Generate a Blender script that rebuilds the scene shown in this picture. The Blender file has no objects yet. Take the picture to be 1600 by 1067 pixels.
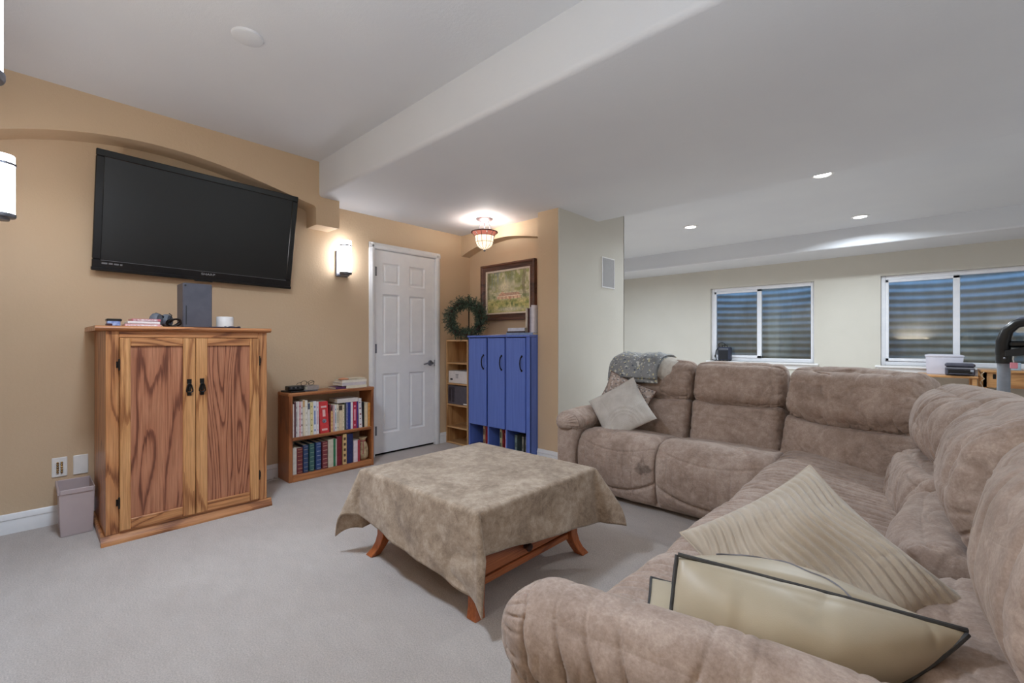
import bpy, math, random
import numpy as np
from mathutils import Vector, Matrix

SC = bpy.context.scene
COL = SC.collection
R = math.radians
rnd = random.Random(7)

# ------------------------------------------------------------------ camera, sky, fill lights, exposure
cam_d = bpy.data.cameras.new('camera')
cam = bpy.data.objects.new('camera', cam_d)
COL.objects.link(cam)
cam.location = (0, 0, 1.13)
cam.rotation_euler = (R(90), 0, R(42.7))
cam_d.sensor_width = 36
cam_d.lens = 700 / 1600 * 36
cam_d.clip_start = 0.05
SC.camera = cam

world = bpy.data.worlds.new('dusk')
SC.world = world
world.use_nodes = True
_bg = world.node_tree.nodes['Background']
_bg.inputs[0].default_value = (0.10, 0.24, 0.62, 1)
_bg.inputs[1].default_value = 4.5

def area_light(name, loc, size, power, rot=(0, 0, 0), color=(1, .96, .9), sy=None, spread=None, parent=None):
    d = bpy.data.lights.new(name, 'AREA')
    d.shape = 'RECTANGLE' if sy else 'DISK'
    d.size = size
    if sy:
        d.size_y = sy
    d.energy = power
    d.color = color
    if spread:
        d.spread = R(spread)
    o = bpy.data.objects.new(name, d)
    COL.objects.link(o)
    o.location = loc
    o.rotation_euler = rot
    if parent:
        o.parent = parent
        o.location = parent.matrix_basis.inverted() @ Vector(loc)
    return o

# unseen fill lamps, added to brighten the room and, aimed upward, its ceiling
COOL = (.80, .91, 1.04)
area_light('front_fill_light', (-2.0, .30, 2.63), .35, 34, color=(.74, .89, 1.08), spread=150)  # added out of frame to brighten the carpet and the tan wall
area_light('rear_fill_light', (-3.7, 6.1, 2.58), .3, 34, color=COOL, spread=160)  # added behind the pillar to lift the left of the window wall
area_light('overhead_fill_light', (2.6, 2.8, 2.345), 1.6, 26, sy=1.6, color=COOL)  # added overhead fill for the right side, no fixture modelled
area_light('overhead_fill_light', (2.9, 5.6, 2.59), 1.6, 8, sy=2.0, color=COOL)
area_light('upward_fill_light', (-0.25, -0.02, 1.2), .7, 22, rot=(R(180), 0, 0), color=COOL)  # this and the next three: added fill thrown at the ceiling
area_light('upward_fill_light', (1.6, 0.2, 1.35), .9, 12, rot=(R(180), 0, 0), color=COOL)
area_light('upward_fill_light', (3.0, 2.7, 1.2), 1.0, 22, rot=(R(180), 0, 0), color=COOL)
area_light('upward_fill_light', (3.3, 5.7, 1.2), 1.0, 5, rot=(R(180), 0, 0), color=COOL)

SC.view_settings.view_transform = 'Standard'
SC.view_settings.look = 'None'
SC.view_settings.gamma = 1
SC.view_settings.use_curve_mapping = False
SC.view_settings.exposure = 0.15
try:
    SC.cycles.use_denoising = True
    SC.cycles.max_bounces = 10
    SC.cycles.diffuse_bounces = 6
    SC.cycles.sample_clamp_indirect = 8
except Exception:
    pass

# ------------------------------------------------------------------ helpers: materials
def lin(c):
    out = []
    for v in c:
        v = v / 255.0
        out.append(v / 12.92 if v <= 0.04045 else ((v + 0.055) / 1.055) ** 2.4)
    return tuple(out) + (1,)

class NT:
    def __init__(self, name):
        self.m = bpy.data.materials.new(name)
        self.m.use_nodes = True
        self.t = self.m.node_tree
        self.b = self.t.nodes['Principled BSDF']
        self.out = self.t.nodes['Material Output']
    def n(self, typ, **kw):
        nd = self.t.nodes.new('ShaderNode' + typ)
        for k, v in kw.items():
            setattr(nd, k, v)
        return nd
    def l(self, a, b):
        self.t.links.new(a, b)
    def coords(self, scale=(1, 1, 1), rand=False, rot=(0, 0, 0)):
        tc = self.n('TexCoord')
        mp = self.n('Mapping')
        mp.inputs['Scale'].default_value = scale
        mp.inputs['Rotation'].default_value = rot
        if rand:
            oi = self.n('ObjectInfo')
            ml = self.n('VectorMath', operation='MULTIPLY_ADD')
            cx = self.n('CombineXYZ')
            for i in range(3):
                self.l(oi.outputs['Random'], cx.inputs[i])
            self.l(cx.outputs[0], ml.inputs[0])
            ml.inputs[1].default_value = (7, 9, 11)
            self.l(tc.outputs['Object'], ml.inputs[2])
            self.l(ml.outputs[0], mp.inputs[0])
        else:
            self.l(tc.outputs['Object'], mp.inputs[0])
        return mp.outputs[0]
    def noise(self, vec, scale, detail=4, rough=.55, dist=0):
        nd = self.n('TexNoise')
        nd.inputs['Scale'].default_value = scale
        nd.inputs['Detail'].default_value = detail
        nd.inputs['Roughness'].default_value = rough
        nd.inputs['Distortion'].default_value = dist
        self.l(vec, nd.inputs['Vector'])
        return nd.outputs['Fac']
    def ramp(self, fac, stops, interp='LINEAR'):
        nd = self.n('ValToRGB')
        cr = nd.color_ramp
        cr.interpolation = interp
        while len(cr.elements) < len(stops):
            cr.elements.new(.5)
        for e, (p, c) in zip(cr.elements, stops):
            e.position = p
            e.color = c if len(c) == 4 else lin(c)
        self.l(fac, nd.inputs[0])
        return nd.outputs[0]
    def mix(self, fac, a, b, mode='MIX'):
        nd = self.n('Mix', data_type='RGBA', blend_type=mode)
        for sock, v in ((nd.inputs[0], fac), (nd.inputs[6], a), (nd.inputs[7], b)):
            if isinstance(v, (int, float)):
                sock.default_value = v
            elif isinstance(v, tuple):
                sock.default_value = v if len(v) == 4 else lin(v)
            else:
                self.l(v, sock)
        return nd.outputs[2]
    def math(self, op, a, b=0.0):
        nd = self.n('Math', operation=op)
        for i, v in enumerate((a, b)):
            if isinstance(v, (int, float)):
                nd.inputs[i].default_value = v
            else:
                self.l(v, nd.inputs[i])
        return nd.outputs[0]
    def bump(self, h, strength=.3, dist=.01, prev=None):
        nd = self.n('Bump')
        nd.inputs['Strength'].default_value = strength
        nd.inputs['Distance'].default_value = dist
        self.l(h, nd.inputs['Height'])
        if prev is not None:
            self.l(prev, nd.inputs['Normal'])
        return nd.outputs[0]
    def fin(self, color=None, rough=.5, metal=0, normal=None, sheen=0, coat=0, spec=None):
        b = self.b
        if color is not None:
            if isinstance(color, tuple):
                b.inputs['Base Color'].default_value = color if len(color) == 4 else lin(color)
            else:
                self.l(color, b.inputs['Base Color'])
        b.inputs['Roughness'].default_value = rough
        b.inputs['Metallic'].default_value = metal
        if normal is not None:
            self.l(normal, b.inputs['Normal'])
        if sheen:
            b.inputs['Sheen Weight'].default_value = sheen
            b.inputs['Sheen Roughness'].default_value = .4
        if coat:
            b.inputs['Coat Weight'].default_value = coat
            b.inputs['Coat Roughness'].default_value = .15
        if spec is not None:
            b.inputs['Specular IOR Level'].default_value = spec
        return self.m

def pm(name, c1, c2=None, scale=12, rough=.5, metal=0, bump=0, bscale=150, bdist=.004, sheen=0, coat=0,
       stretch=(1, 1, 1), spec=None, lo=.35, hi=.65):
    n = NT(name)
    v = n.coords(stretch)
    if c2 is None:
        c2 = tuple(max(0, x * .93) for x in c1)
    col = n.ramp(n.noise(v, scale), [(lo, c1), (hi, c2)])
    nm = None
    if bump:
        nm = n.bump(n.noise(n.coords(), bscale, 3), bump, bdist)
    return n.fin(col, rough, metal, nm, sheen, coat, spec)

def emit(name, c, s):
    n = NT(name)
    n.b.inputs['Base Color'].default_value = lin(c)
    n.b.inputs['Emission Color'].default_value = lin(c)
    n.b.inputs['Emission Strength'].default_value = s
    return n.m

def oak(name, light, mid, dark, axis='z', freq=13, rough=.38, base=1.6):
    n = NT(name)
    k = {'z': (1, 1, .16), 'y': (1, .16, 1), 'x': (.16, 1, 1)}[axis]
    f = {'z': (1, 1, .03), 'y': (1, .03, 1), 'x': (.03, 1, 1)}[axis]
    v = n.coords(k, rand=True)
    low = n.noise(v, base * 2.2, 2.5, .45, .5)
    ring = n.math('FRACT', n.math('MULTIPLY', low, freq))
    fib = n.noise(n.coords(f, rand=True), 150, 3, .6)
    ringn = n.math('ADD', ring, n.math('MULTIPLY', n.math('SUBTRACT', fib, .5), .5))
    col = n.ramp(ringn, [(0, mid), (.4, light), (.70, mid), (.84, dark), (.92, dark), (1, mid)])
    col = n.mix(n.ramp(fib, [(.38, (255, 255, 255)), (.62, (188, 170, 150))]), col, (0, 0, 0, 1), 'MIX') if False else \
        n.mix(.55, col, n.ramp(fib, [(.36, (255, 255, 255)), (.66, (170, 150, 128))]), 'MULTIPLY')
    nm = n.bump(fib, .12, .002)
    return n.fin(col, rough, 0, nm, coat=.12)

# ------------------------------------------------------------------ helpers: meshes
_T = {}
def vnoise(P, scale, seed=0):
    """smooth value noise in -1..1 for an (n,3) array"""
    if seed not in _T:
        _T[seed] = np.random.RandomState(seed).rand(32, 32, 32) * 2 - 1
    T = _T[seed]
    Q = P * scale
    i = np.floor(Q).astype(int)
    f = Q - i
    f = f * f * (3 - 2 * f)
    i0 = i % 32
    i1 = (i + 1) % 32
    def g(a, b, c):
        return T[a, b, c]
    x0, y0, z0 = i0.T
    x1, y1, z1 = i1.T
    fx, fy, fz = f.T
    c00 = g(x0, y0, z0) * (1 - fx) + g(x1, y0, z0) * fx
    c10 = g(x0, y1, z0) * (1 - fx) + g(x1, y1, z0) * fx
    c01 = g(x0, y0, z1) * (1 - fx) + g(x1, y0, z1) * fx
    c11 = g(x0, y1, z1) * (1 - fx) + g(x1, y1, z1) * fx
    return (c00 * (1 - fy) + c10 * fy) * (1 - fz) + (c01 * (1 - fy) + c11 * fy) * fz

class MB:
    def __init__(self):
        self.v = []
        self.f = []
    def add(self, V, F):
        o = len(self.v)
        self.v.extend([tuple(map(float, p)) for p in V])
        self.f.extend([tuple(int(i) + o for i in q) for q in F])
        return self
    def box(self, x0, x1, y0, y1, z0, z1, ch=0):
        """box; ch > 0 chamfers every edge"""
        if ch <= 0:
            V = [(x, y, z) for z in (z0, z1) for y in (y0, y1) for x in (x0, x1)]
            return self.add(V, [(0, 2, 3, 1), (4, 5, 7, 6), (0, 1, 5, 4), (2, 6, 7, 3), (0, 4, 6, 2), (1, 3, 7, 5)])
        ch = min(ch, .45 * min(x1 - x0, y1 - y0, z1 - z0))
        c = np.array([(x0 + x1) / 2, (y0 + y1) / 2, (z0 + z1) / 2])
        h = np.array([(x1 - x0) / 2, (y1 - y0) / 2, (z1 - z0) / 2])
        V = []
        idx = {}
        for sx in (-1, 1):
            for sy in (-1, 1):
                for sz in (-1, 1):
                    s = np.array([sx, sy, sz])
                    for a in range(3):
                        p = h - ch
                        p[a] = h[a]
                        idx[(sx, sy, sz, a)] = len(V)
                        V.append(c + s * p)
        F = []
        S = (-1, 1)
        for a in range(3):
            b, d = (a + 1) % 3, (a + 2) % 3
            for s in S:
                q = []
                for (u, w) in ((-1, -1), (1, -1), (1, 1), (-1, 1)):
                    k = [0, 0, 0]
                    k[a], k[b], k[d] = s, u, w
                    q.append(idx[(k[0], k[1], k[2], a)])
                F.append(q if s > 0 else q[::-1])
            for u in S:
                for w in S:
                    k0 = [0, 0, 0]
                    k1 = [0, 0, 0]
                    k0[a], k1[a] = -1, 1
                    k0[b] = k1[b] = u
                    k0[d] = k1[d] = w
                    q = [idx[(*k0, b)], idx[(*k1, b)], idx[(*k1, d)], idx[(*k0, d)]]
                    F.append(q if u * w < 0 else q[::-1])
        for sx in S:
            for sy in S:
                for sz in S:
                    q = [idx[(sx, sy, sz, a)] for a in range(3)]
                    F.append(q if sx * sy * sz > 0 else q[::-1])
        return self.add(V, F)
    def obox(self, c, h, M, ch=0):
        t = MB().box(-h[0], h[0], -h[1], h[1], -h[2], h[2], ch)
        M = np.array(M)
        return self.add(np.array(t.v) @ M.T + np.array(c), t.f)
    def lathe(self, prof, c=(0, 0, 0), n=24, M=None):
        V = []
        for r, z in prof:
            for k in range(n):
                a = 2 * math.pi * k / n
                V.append((r * math.cos(a), r * math.sin(a), z))
        F = []
        for j in range(len(prof) - 1):
            for k in range(n):
                k2 = (k + 1) % n
                F.append((j * n + k, j * n + k2, (j + 1) * n + k2, (j + 1) * n + k))
        if prof[0][0] < .02 or prof[-1][0] < .02:
            F.append(tuple(range(n))[::-1])
            F.append(tuple((len(prof) - 1) * n + k for k in range(n)))
        else:                                            # a ring: close it instead of capping it
            l = (len(prof) - 1) * n
            F += [(l + k, l + (k + 1) % n, (k + 1) % n, k) for k in range(n)]
        V = np.array(V)
        if M is not None:
            V = V @ np.array(M).T
        return self.add(V + np.array(c), F)
    def cyl(self, p0, p1, r, r1=None, n=16):
        return self.tube([p0, p1], [r, r if r1 is None else r1], n)
    def tube(self, path, r, n=8, closed=False):
        P = np.array(path, float)
        m = len(P)
        rr = np.full(m, r) if np.isscalar(r) else np.array(r)
        V = []
        up = None
        for i in range(m):
            if closed:
                t = P[(i + 1) % m] - P[i - 1]
            else:
                t = P[min(i + 1, m - 1)] - P[max(i - 1, 0)]
            t = t / (np.linalg.norm(t) + 1e-12)
            if up is None:
                up = np.array([0, 0, 1.0]) if abs(t[2]) < .9 else np.array([1.0, 0, 0])
            a = np.cross(t, up)
            a /= np.linalg.norm(a) + 1e-12
            b = np.cross(a, t)
            up = b
            for k in range(n):
                w = 2 * math.pi * k / n
                V.append(P[i] + rr[i] * (math.cos(w) * a + math.sin(w) * b))
        F = []
        mm = m if closed else m - 1
        for i in range(mm):
            i2 = (i + 1) % m
            for k in range(n):
                k2 = (k + 1) % n
                F.append((i * n + k, i * n + k2, i2 * n + k2, i2 * n + k)[::-1])
        if not closed:
            F.append(tuple(range(n)))
            F.append(tuple((m - 1) * n + k for k in range(n))[::-1])
        return self.add(V, F)
    def prism(self, poly, axis, a, b):
        """extrude a 2d polygon along axis x (poly in y,z), y (x,z) or z (x,y)"""
        n = len(poly)
        def P(p, t):
            return {'x': (t, p[0], p[1]), 'y': (p[0], t, p[1]), 'z': (p[0], p[1], t)}[axis]
        V = [P(p, a) for p in poly] + [P(p, b) for p in poly]
        ar = sum(poly[i][0] * poly[(i + 1) % n][1] - poly[(i + 1) % n][0] * poly[i][1] for i in range(n))
        flip = (ar > 0) != (axis == 'y')
        F = [(i, (i + 1) % n, n + (i + 1) % n, n + i) for i in range(n)]
        F += [tuple(range(n))[::-1], tuple(range(n, 2 * n))]
        if not flip:
            F = [q[::-1] for q in F]
        return self.add(V, F)
    def sphere(self, c, r, n=12, m=8):
        r = np.array([r, r, r]) if np.isscalar(r) else np.array(r)
        V = [(0, 0, -1)]
        for j in range(1, m):
            t = math.pi * j / m - math.pi / 2
            for k in range(n):
                a = 2 * math.pi * k / n
                V.append((math.cos(t) * math.cos(a), math.cos(t) * math.sin(a), math.sin(t)))
        V.append((0, 0, 1))
        F = [(0, 1 + (k + 1) % n, 1 + k) for k in range(n)]
        for j in range(m - 2):
            for k in range(n):
                k2 = (k + 1) % n
                F.append((1 + j * n + k, 1 + j * n + k2, 1 + (j + 1) * n + k2, 1 + (j + 1) * n + k))
        l = len(V) - 1
        F += [(1 + (m - 2) * n + k, 1 + (m - 2) * n + (k + 1) % n, l) for k in range(n)]
        return self.add(np.array(V) * r + np.array(c), F)

def root_of(o):
    while o.parent:
        o = o.parent
    return o

def obj(name, mb, m, parent=None, smooth=True, ang=35, local=False):
    """link ONE mesh object; vertices are given in world space unless local"""
    V = np.array(mb.v if isinstance(mb, MB) else mb[0], float)
    F = mb.f if isinstance(mb, MB) else mb[1]
    if parent is not None and not local:
        Mi = np.array(root_of(parent).matrix_basis.inverted())
        V = V @ Mi[:3, :3].T + Mi[:3, 3]
    me = bpy.data.meshes.new(name)
    me.from_pydata(V.tolist(), [], [list(map(int, q)) for q in F])
    me.materials.append(m)
    if smooth:
        me.polygons.foreach_set('use_smooth', np.ones(len(me.polygons), bool))
        if ang < 180:
            me.set_sharp_from_angle(angle=R(ang))
    me.update()
    o = bpy.data.objects.new(name, me)
    COL.objects.link(o)
    if parent is not None:
        o.parent = parent
    return o

def tag(o, label=None, cat=None, group=None, kind=None):
    if label:
        o['label'] = label
    if cat:
        o['category'] = cat
    if group:
        o['group'] = group
    if kind:
        o['kind'] = kind
    return o

def thing(name, loc, label, cat, group=None, rotz=0, kind=None):
    o = bpy.data.objects.new(name, None)
    COL.objects.link(o)
    o.empty_display_size = .05
    o.matrix_basis = Matrix.Translation(loc) @ Matrix.Rotation(rotz, 4, 'Z')
    return tag(o, label, cat, group, kind)

def struct(name, mb, m, smooth=True):
    return tag(obj(name, mb, m, None, smooth), kind='structure')

def arc(c, r, a0, a1, n):
    return [(c[0] + r * math.cos(R(a0 + (a1 - a0) * k / n)), c[1] + r * math.sin(R(a0 + (a1 - a0) * k / n))) for k in range(n + 1)]

# ------------------------------------------------------------------ materials
def wallmat(name, c, c2, bstr=.25):
    n = NT(name)
    v = n.coords()
    col = n.ramp(n.noise(v, 1.3, 3), [(.35, c), (.65, c2)])
    h = n.noise(v, 55, 3, .6)
    h2 = n.noise(v, 220, 2, .5)
    nm = n.bump(h2, .12, .003, n.bump(h, bstr, .006))
    return n.fin(col, .75, 0, nm)

M_TAN = wallmat('tan_paint', (207, 182, 151), (203, 177, 145))
M_CREAM = wallmat('cream_paint', (206, 203, 193), (201, 198, 188), .15)
M_CEIL = wallmat('ceiling_paint', (217, 220, 224), (213, 216, 221), .12)
M_TRIM = pm('white_trim_paint', (232, 232, 232), (226, 226, 227), rough=.35)
M_DOOR = pm('white_door_paint', (238, 239, 240), (234, 235, 237), rough=.4)
M_VINYL = pm('window_vinyl', (236, 238, 244), (230, 233, 240), rough=.35)
M_DARK = pm('painted_shade', (18, 16, 15), (12, 11, 10), rough=.9)  # near-black that paints in the shade of gaps and openings

def carpet():
    n = NT('beige_carpet')
    v = n.coords()
    big = n.noise(v, 1.1, 4, .6, .4)
    med = n.noise(n.coords((1, 2.2, 1), rot=(0, 0, .5)), 7, 4, .6)
    fine = n.noise(v, 170, 4, .8)
    col = n.ramp(big, [(.3, (232, 221, 213)), (.7, (219, 206, 197))])
    col = n.mix(n.ramp(med, [(.40, (0, 0, 0)), (.72, (120, 120, 120))]), col, (186, 174, 164))
    col = n.mix(.65, col, n.ramp(fine, [(.30, (176, 173, 170)), (.62, (255, 255, 255))]), 'MULTIPLY')
    nm = n.bump(fine, .9, .012, n.bump(med, .35, .02))
    return n.fin(col, .95, 0, nm, sheen=.2, spec=.1)
M_CARPET = carpet()

def suede(name, a, b, c, sc=1.0, sheen=.25, wrinkle=.0, stain=None):
    n = NT(name)
    v = n.coords()
    big = n.noise(v, 4 * sc, 6, .7, .8)
    mid = n.noise(v, 22 * sc, 5, .75, .4)
    fine = n.noise(v, 160 * sc, 3, .7)
    col = n.ramp(n.math('ADD', n.math('MULTIPLY', big, .55), n.math('MULTIPLY', mid, .45)), [(.40, c), (.5, a), (.60, b)])
    col = n.mix(.5, col, n.ramp(fine, [(.3, (196, 190, 186)), (.7, (255, 255, 255))]), 'MULTIPLY')
    if stain:                                          # an old dark spot on the left seat front
        vd = n.n('VectorMath', operation='DISTANCE')
        n.l(v, vd.inputs[0])
        vd.inputs[1].default_value = stain[0]
        k = n.math('ADD', vd.outputs['Value'], n.math('MULTIPLY', n.math('SUBTRACT', n.noise(v, 26, 3), .5), .16))
        col = n.mix(n.ramp(k, [(stain[1] * .35, (205, 205, 205)), (stain[1], (0, 0, 0))]), col, (70, 58, 52))
    nm = n.bump(fine, .15, .003)
    if wrinkle:
        w = n.noise(n.coords((1, 1, 1.8)), 5, 2, .5, .6)
        w = n.ramp(n.math('ABSOLUTE', n.math('SUBTRACT', w, .5)), [(0, (0, 0, 0)), (.035, (255, 255, 255))])
        nm = n.bump(w, wrinkle, .006, nm)
    return n.fin(col, .85, 0, nm, sheen=sheen, spec=.2)
M_SOFA = suede('taupe_microsuede', (178, 158, 145), (195, 177, 165), (160, 140, 127), wrinkle=.14, stain=((-.475, -.435, .285), .055))
M_CLOTH = suede('taupe_velvet_cloth', (168, 149, 129), (190, 173, 154), (140, 122, 104), 1.2, .35)

M_OAK = oak('honey_oak', (205, 147, 97), (190, 129, 81), (138, 85, 50))
M_OAKL = oak('light_oak_frame', (214, 160, 107), (204, 148, 95), (160, 104, 62), freq=8)
M_OAKX = oak('honey_oak_rail', (205, 147, 97), (190, 129, 81), (138, 85, 50), axis='y')
M_OAKP = oak('red_oak_panel', (186, 128, 96), (172, 112, 82), (116, 66, 46), freq=17, base=1.5)
M_OAKTOP = oak('oak_top', (205, 143, 95), (190, 128, 82), (140, 88, 52), axis='y')
M_BC = oak('bookcase_wood', (176, 112, 66), (164, 99, 56), (128, 72, 38), freq=6)
M_BCY = oak('bookcase_board_wood', (190, 128, 80), (178, 114, 68), (140, 84, 48), axis='y', freq=6)
M_CHERRY = oak('cherry_table_wood', (190, 113, 66), (177, 100, 56), (140, 74, 40), axis='y', freq=6)
M_CHERRYX = oak('cherry_drawer_wood', (190, 113, 66), (177, 100, 56), (140, 74, 40), axis='y', freq=5)
M_PINE = oak('pale_pine', (214, 172, 122), (206, 162, 112), (180, 134, 88), axis='z', freq=4)
M_PINEX = oak('pale_pine_shelf', (222, 182, 134), (212, 170, 120), (186, 140, 94), axis='x', freq=4)
M_DESK = oak('desk_oak', (208, 160, 108), (196, 146, 94), (160, 110, 66), axis='x', freq=5)
M_WALNUT = oak('walnut_frame', (112, 74, 58), (98, 63, 49), (72, 44, 34), axis='x', freq=6)

def bluepaint():
    n = NT('blue_cabinet_paint')
    st = n.noise(n.coords((1, 1, .04)), 60, 3, .6)
    col = n.ramp(st, [(.3, (102, 128, 208)), (.7, (91, 116, 196))])
    return n.fin(col, .5, 0, n.bump(st, .1, .003))
M_BLUE = bluepaint()
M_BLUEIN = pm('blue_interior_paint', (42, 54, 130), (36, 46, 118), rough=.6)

M_BLACK = pm('black_plastic', (22, 22, 23), (16, 16, 17), rough=.32)
M_BLACKM = pm('black_matte', (30, 29, 30), (22, 22, 22), rough=.6)
M_BEZEL = pm('black_gloss_bezel', (26, 26, 28), (20, 20, 22), rough=.18)
M_SCREEN = pm('switched_off_screen', (9, 9, 10), (7, 7, 8), rough=.34, spec=.6)
M_IRON = pm('black_iron', (38, 35, 33), (26, 24, 23), rough=.5, metal=.6, bump=.3, bscale=90)
M_STEEL = pm('brushed_nickel', (150, 152, 158), (130, 133, 140), rough=.3, metal=.9)
M_PEWTER = pm('pewter_metal', (128, 130, 138), (108, 110, 118), rough=.4, metal=.7)
M_PLATE = pm('white_wall_plate', (236, 234, 230), (230, 228, 224), rough=.35)
M_GREYB = pm('grey_console_plastic', (84, 84, 94), (76, 76, 86), rough=.45)
M_PAGES = pm('paper_pages', (226, 216, 196), (206, 194, 172), scale=60, stretch=(8, 8, 1), rough=.8)

# ------------------------------------------------------------------ room shell
WX = -3.965       # face of the tan left wall
XR, YB, YW = 4.2, -.172, 8.04
struct('floor', MB().box(-5.2, XR + .1, YB - .1, 8.3, -.06, 0), M_CARPET, False)
struct('wall_left', MB().box(WX - .1, WX, YB, 2.297, 0, 2.72).box(WX - .1, WX, 3.062, 3.56, 0, 2.72).box(WX - .1, WX, 2.297, 3.062, 2.052, 2.72), M_TAN, False)
struct('wall_left_outer', MB().box(WX - .12, WX - .1, YB, 3.56, 0, 2.72), M_DARK, False)
struct('wall_back', MB().box(WX, XR, YB - .1, YB, 0, 2.72), M_TAN, False)
struct('wall_right', MB().box(XR, XR + .1, YB, 8.3, 0, 2.72), M_CREAM, False)
struct('wall_alcove', MB().box(-5.1, -2.71, 3.56, 3.66, 0, 2.5), M_TAN, False)
struct('wall_far_left', MB().box(-5.2, -5.1, 3.56, 8.3, 0, 2.72), M_CREAM, False)
struct('wall_pillar', MB().box(-2.71, -2.474, 3.30, 4.50, 0, 2.37), M_TAN, False)
struct('wall_pillar_side', MB().box(-2.474, -2.464, 3.302, 4.51, 0, 2.37).box(-2.71, -2.464, 4.50, 4.51, 0, 2.62)
       .box(-2.72, -2.464, 3.98, 4.51, 2.37, 2.62), M_CREAM, False)
struct('ceiling', MB().box(WX - .1, XR + .1, YB - .1, 1.70, 2.65, 2.72), M_CEIL, False)
drop = [(1.68, 2.70), (1.68, 2.39)] + arc((1.71, 2.385), .03, 180, 270, 6) + [(3.96, 2.355), (3.97, 2.365), (3.97, 2.62), (1.8, 2.70)]
struct('ceiling', MB().prism(drop, 'x', WX - .1, XR + .1), M_CEIL)
struct('ceiling', MB().box(-5.2, XR + .1, 3.97, 7.3, 2.60, 2.68), M_CEIL, False)
sof = [(8.1, 2.62), (7.23, 2.62), (7.23, 2.375)] + arc((7.25, 2.375), .02, 180, 270, 4) + [(8.1, 2.355)]
struct('trim_1', MB().prism(sof, 'x', -5.1, XR), M_CEIL)

# arched header above the television, ending in a bracket
ap = [(YB, 2.282), (-.1, 2.307), (0.0, 2.345), (.114, 2.378), (.235, 2.406), (.357, 2.428), (.53, 2.441), (.712, 2.441),
      (.88, 2.425), (1.046, 2.398), (1.2, 2.368), (1.335, 2.342), (1.505, 2.305), (1.64, 2.268)]
ap2 = []
for k in range(len(ap) - 1):                       # smooth the arch
    for t in (0, .34, .67):
        ap2.append((ap[k][0] * (1 - t) + ap[k + 1][0] * t, ap[k][1] * (1 - t) + ap[k + 1][1] * t))
ap2.append(ap[-1])
yy = np.array([p[0] for p in ap2])
co = np.polyfit(yy, [p[1] for p in ap2], 4)
ap2 = [(float(y), float(np.polyval(co, y))) for y in np.linspace(YB, 1.64, 40)]
hd = ap2 + [(1.652, 2.255), (1.656, 2.12)] + [(1.66, 2.116), (1.845, 2.116)] + [(1.853, 2.12), (1.857, 2.13), (1.857, 2.36), (1.69, 2.36), (1.69, 2.66), (YB, 2.66)]
struct('trim_2', MB().prism(hd, 'x', WX - .01, -3.77), M_TAN)
# arched header of the alcove
aa = [(-3.965, 2.118), (-3.9, 2.141), (-3.82, 2.166), (-3.68, 2.20), (-3.55, 2.222), (-3.45, 2.234), (-3.35, 2.239), (-3.26, 2.238), (-3.17, 2.23),
      (-3.08, 2.217), (-2.95, 2.196), (-2.82, 2.168), (-2.70, 2.14)]
struct('trim_3', MB().prism(aa + [(-2.70, 2.37), (-3.965, 2.37)], 'y', 3.43, 3.57), M_TAN)

# window wall with two openings
W1 = (-2.74, -1.232)
W2 = (-.457, 1.05)
WZ = (.80, 2.04)
mb = MB()
for a, b in ((-5.1, W1[0]), (W1[1], W2[0]), (W2[1], XR)):
    mb.box(a, b, YW, YW + .2, 0, 2.62)
for w in (W1, W2):
    mb.box(w[0], w[1], YW, YW + .2, 0, WZ[0]).box(w[0], w[1], YW, YW + .2, WZ[1], 2.62)
struct('wall_window', mb, M_CREAM, False)

def glass():
    n = NT('window_glass')
    tr = n.n('BsdfTransparent')
    tr.inputs[0].default_value = (.93, .95, .95, 1)
    gl = n.n('BsdfGlossy')
    gl.inputs['Roughness'].default_value = .02
    fr = n.n('Fresnel')
    fr.inputs['IOR'].default_value = 1.5
    mx = n.n('MixShader')
    n.l(n.math('ADD', n.math('MULTIPLY', fr.outputs[0], 1.4), .02), mx.inputs[0])
    n.l(tr.outputs[0], mx.inputs[1])
    n.l(gl.outputs[0], mx.inputs[2])
    n.l(mx.outputs[0], n.out.inputs[0])
    return n.m
M_GLASS = glass()

def window(idx, x0, x1):
    z0, z1 = WZ
    t = tag(bpy.data.objects.new('window_%d' % idx, None), kind='structure')
    COL.objects.link(t)
    t.matrix_basis = Matrix.Translation(((x0 + x1) / 2, YW, z0))
    y0, y1 = 8.10, 8.17
    xm = (x0 + x1) / 2
    f = MB()
    for a in ((x0, x0 + .05, z0, z1), (x1 - .05, x1, z0, z1), (x0 + .05, x1 - .05, z0, z0 + .06), (x0 + .05, x1 - .05, z1 - .06, z1)):
        f.box(a[0], a[1], y0, y1, a[2], a[3], .006)
    fr = obj('window_frame', f, M_VINYL, t)
    s = MB()                                         # sliding sash on the left, in front of the fixed light
    a, b = x0 + .05, xm + .03
    for q in ((a, a + .035, z0 + .06, z1 - .06), (b - .065, b, z0 + .06, z1 - .06), (a, b, z0 + .06, z0 + .10), (a, b, z1 - .095, z1 - .06)):
        s.box(q[0], q[1], y0 - .012, y0 + .03, q[2], q[3], .004)
    obj('window_sash', s, M_VINYL, t)
    obj('pane', MB().box(a + .03, b - .06, y0 + .006, y0 + .012, z0 + .09, z1 - .09), M_GLASS, t, False)
    obj('pane', MB().box(xm + .0, x1 - .045, y0 + .045, y0 + .051, z0 + .05, z1 - .05), M_GLASS, t, False)
    sl = MB().box(x0 - .06, x1 + .06, YW - .05, y0, z0 - .03, z0, .006)
    sl.box(x0 - .045, x1 + .045, YW - .018, YW, z0 - .10, z0 - .03, .004)
    obj('window_sill', sl, M_TRIM, t)
    return t
window(1, *W1)
window(2, *W2)

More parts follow.
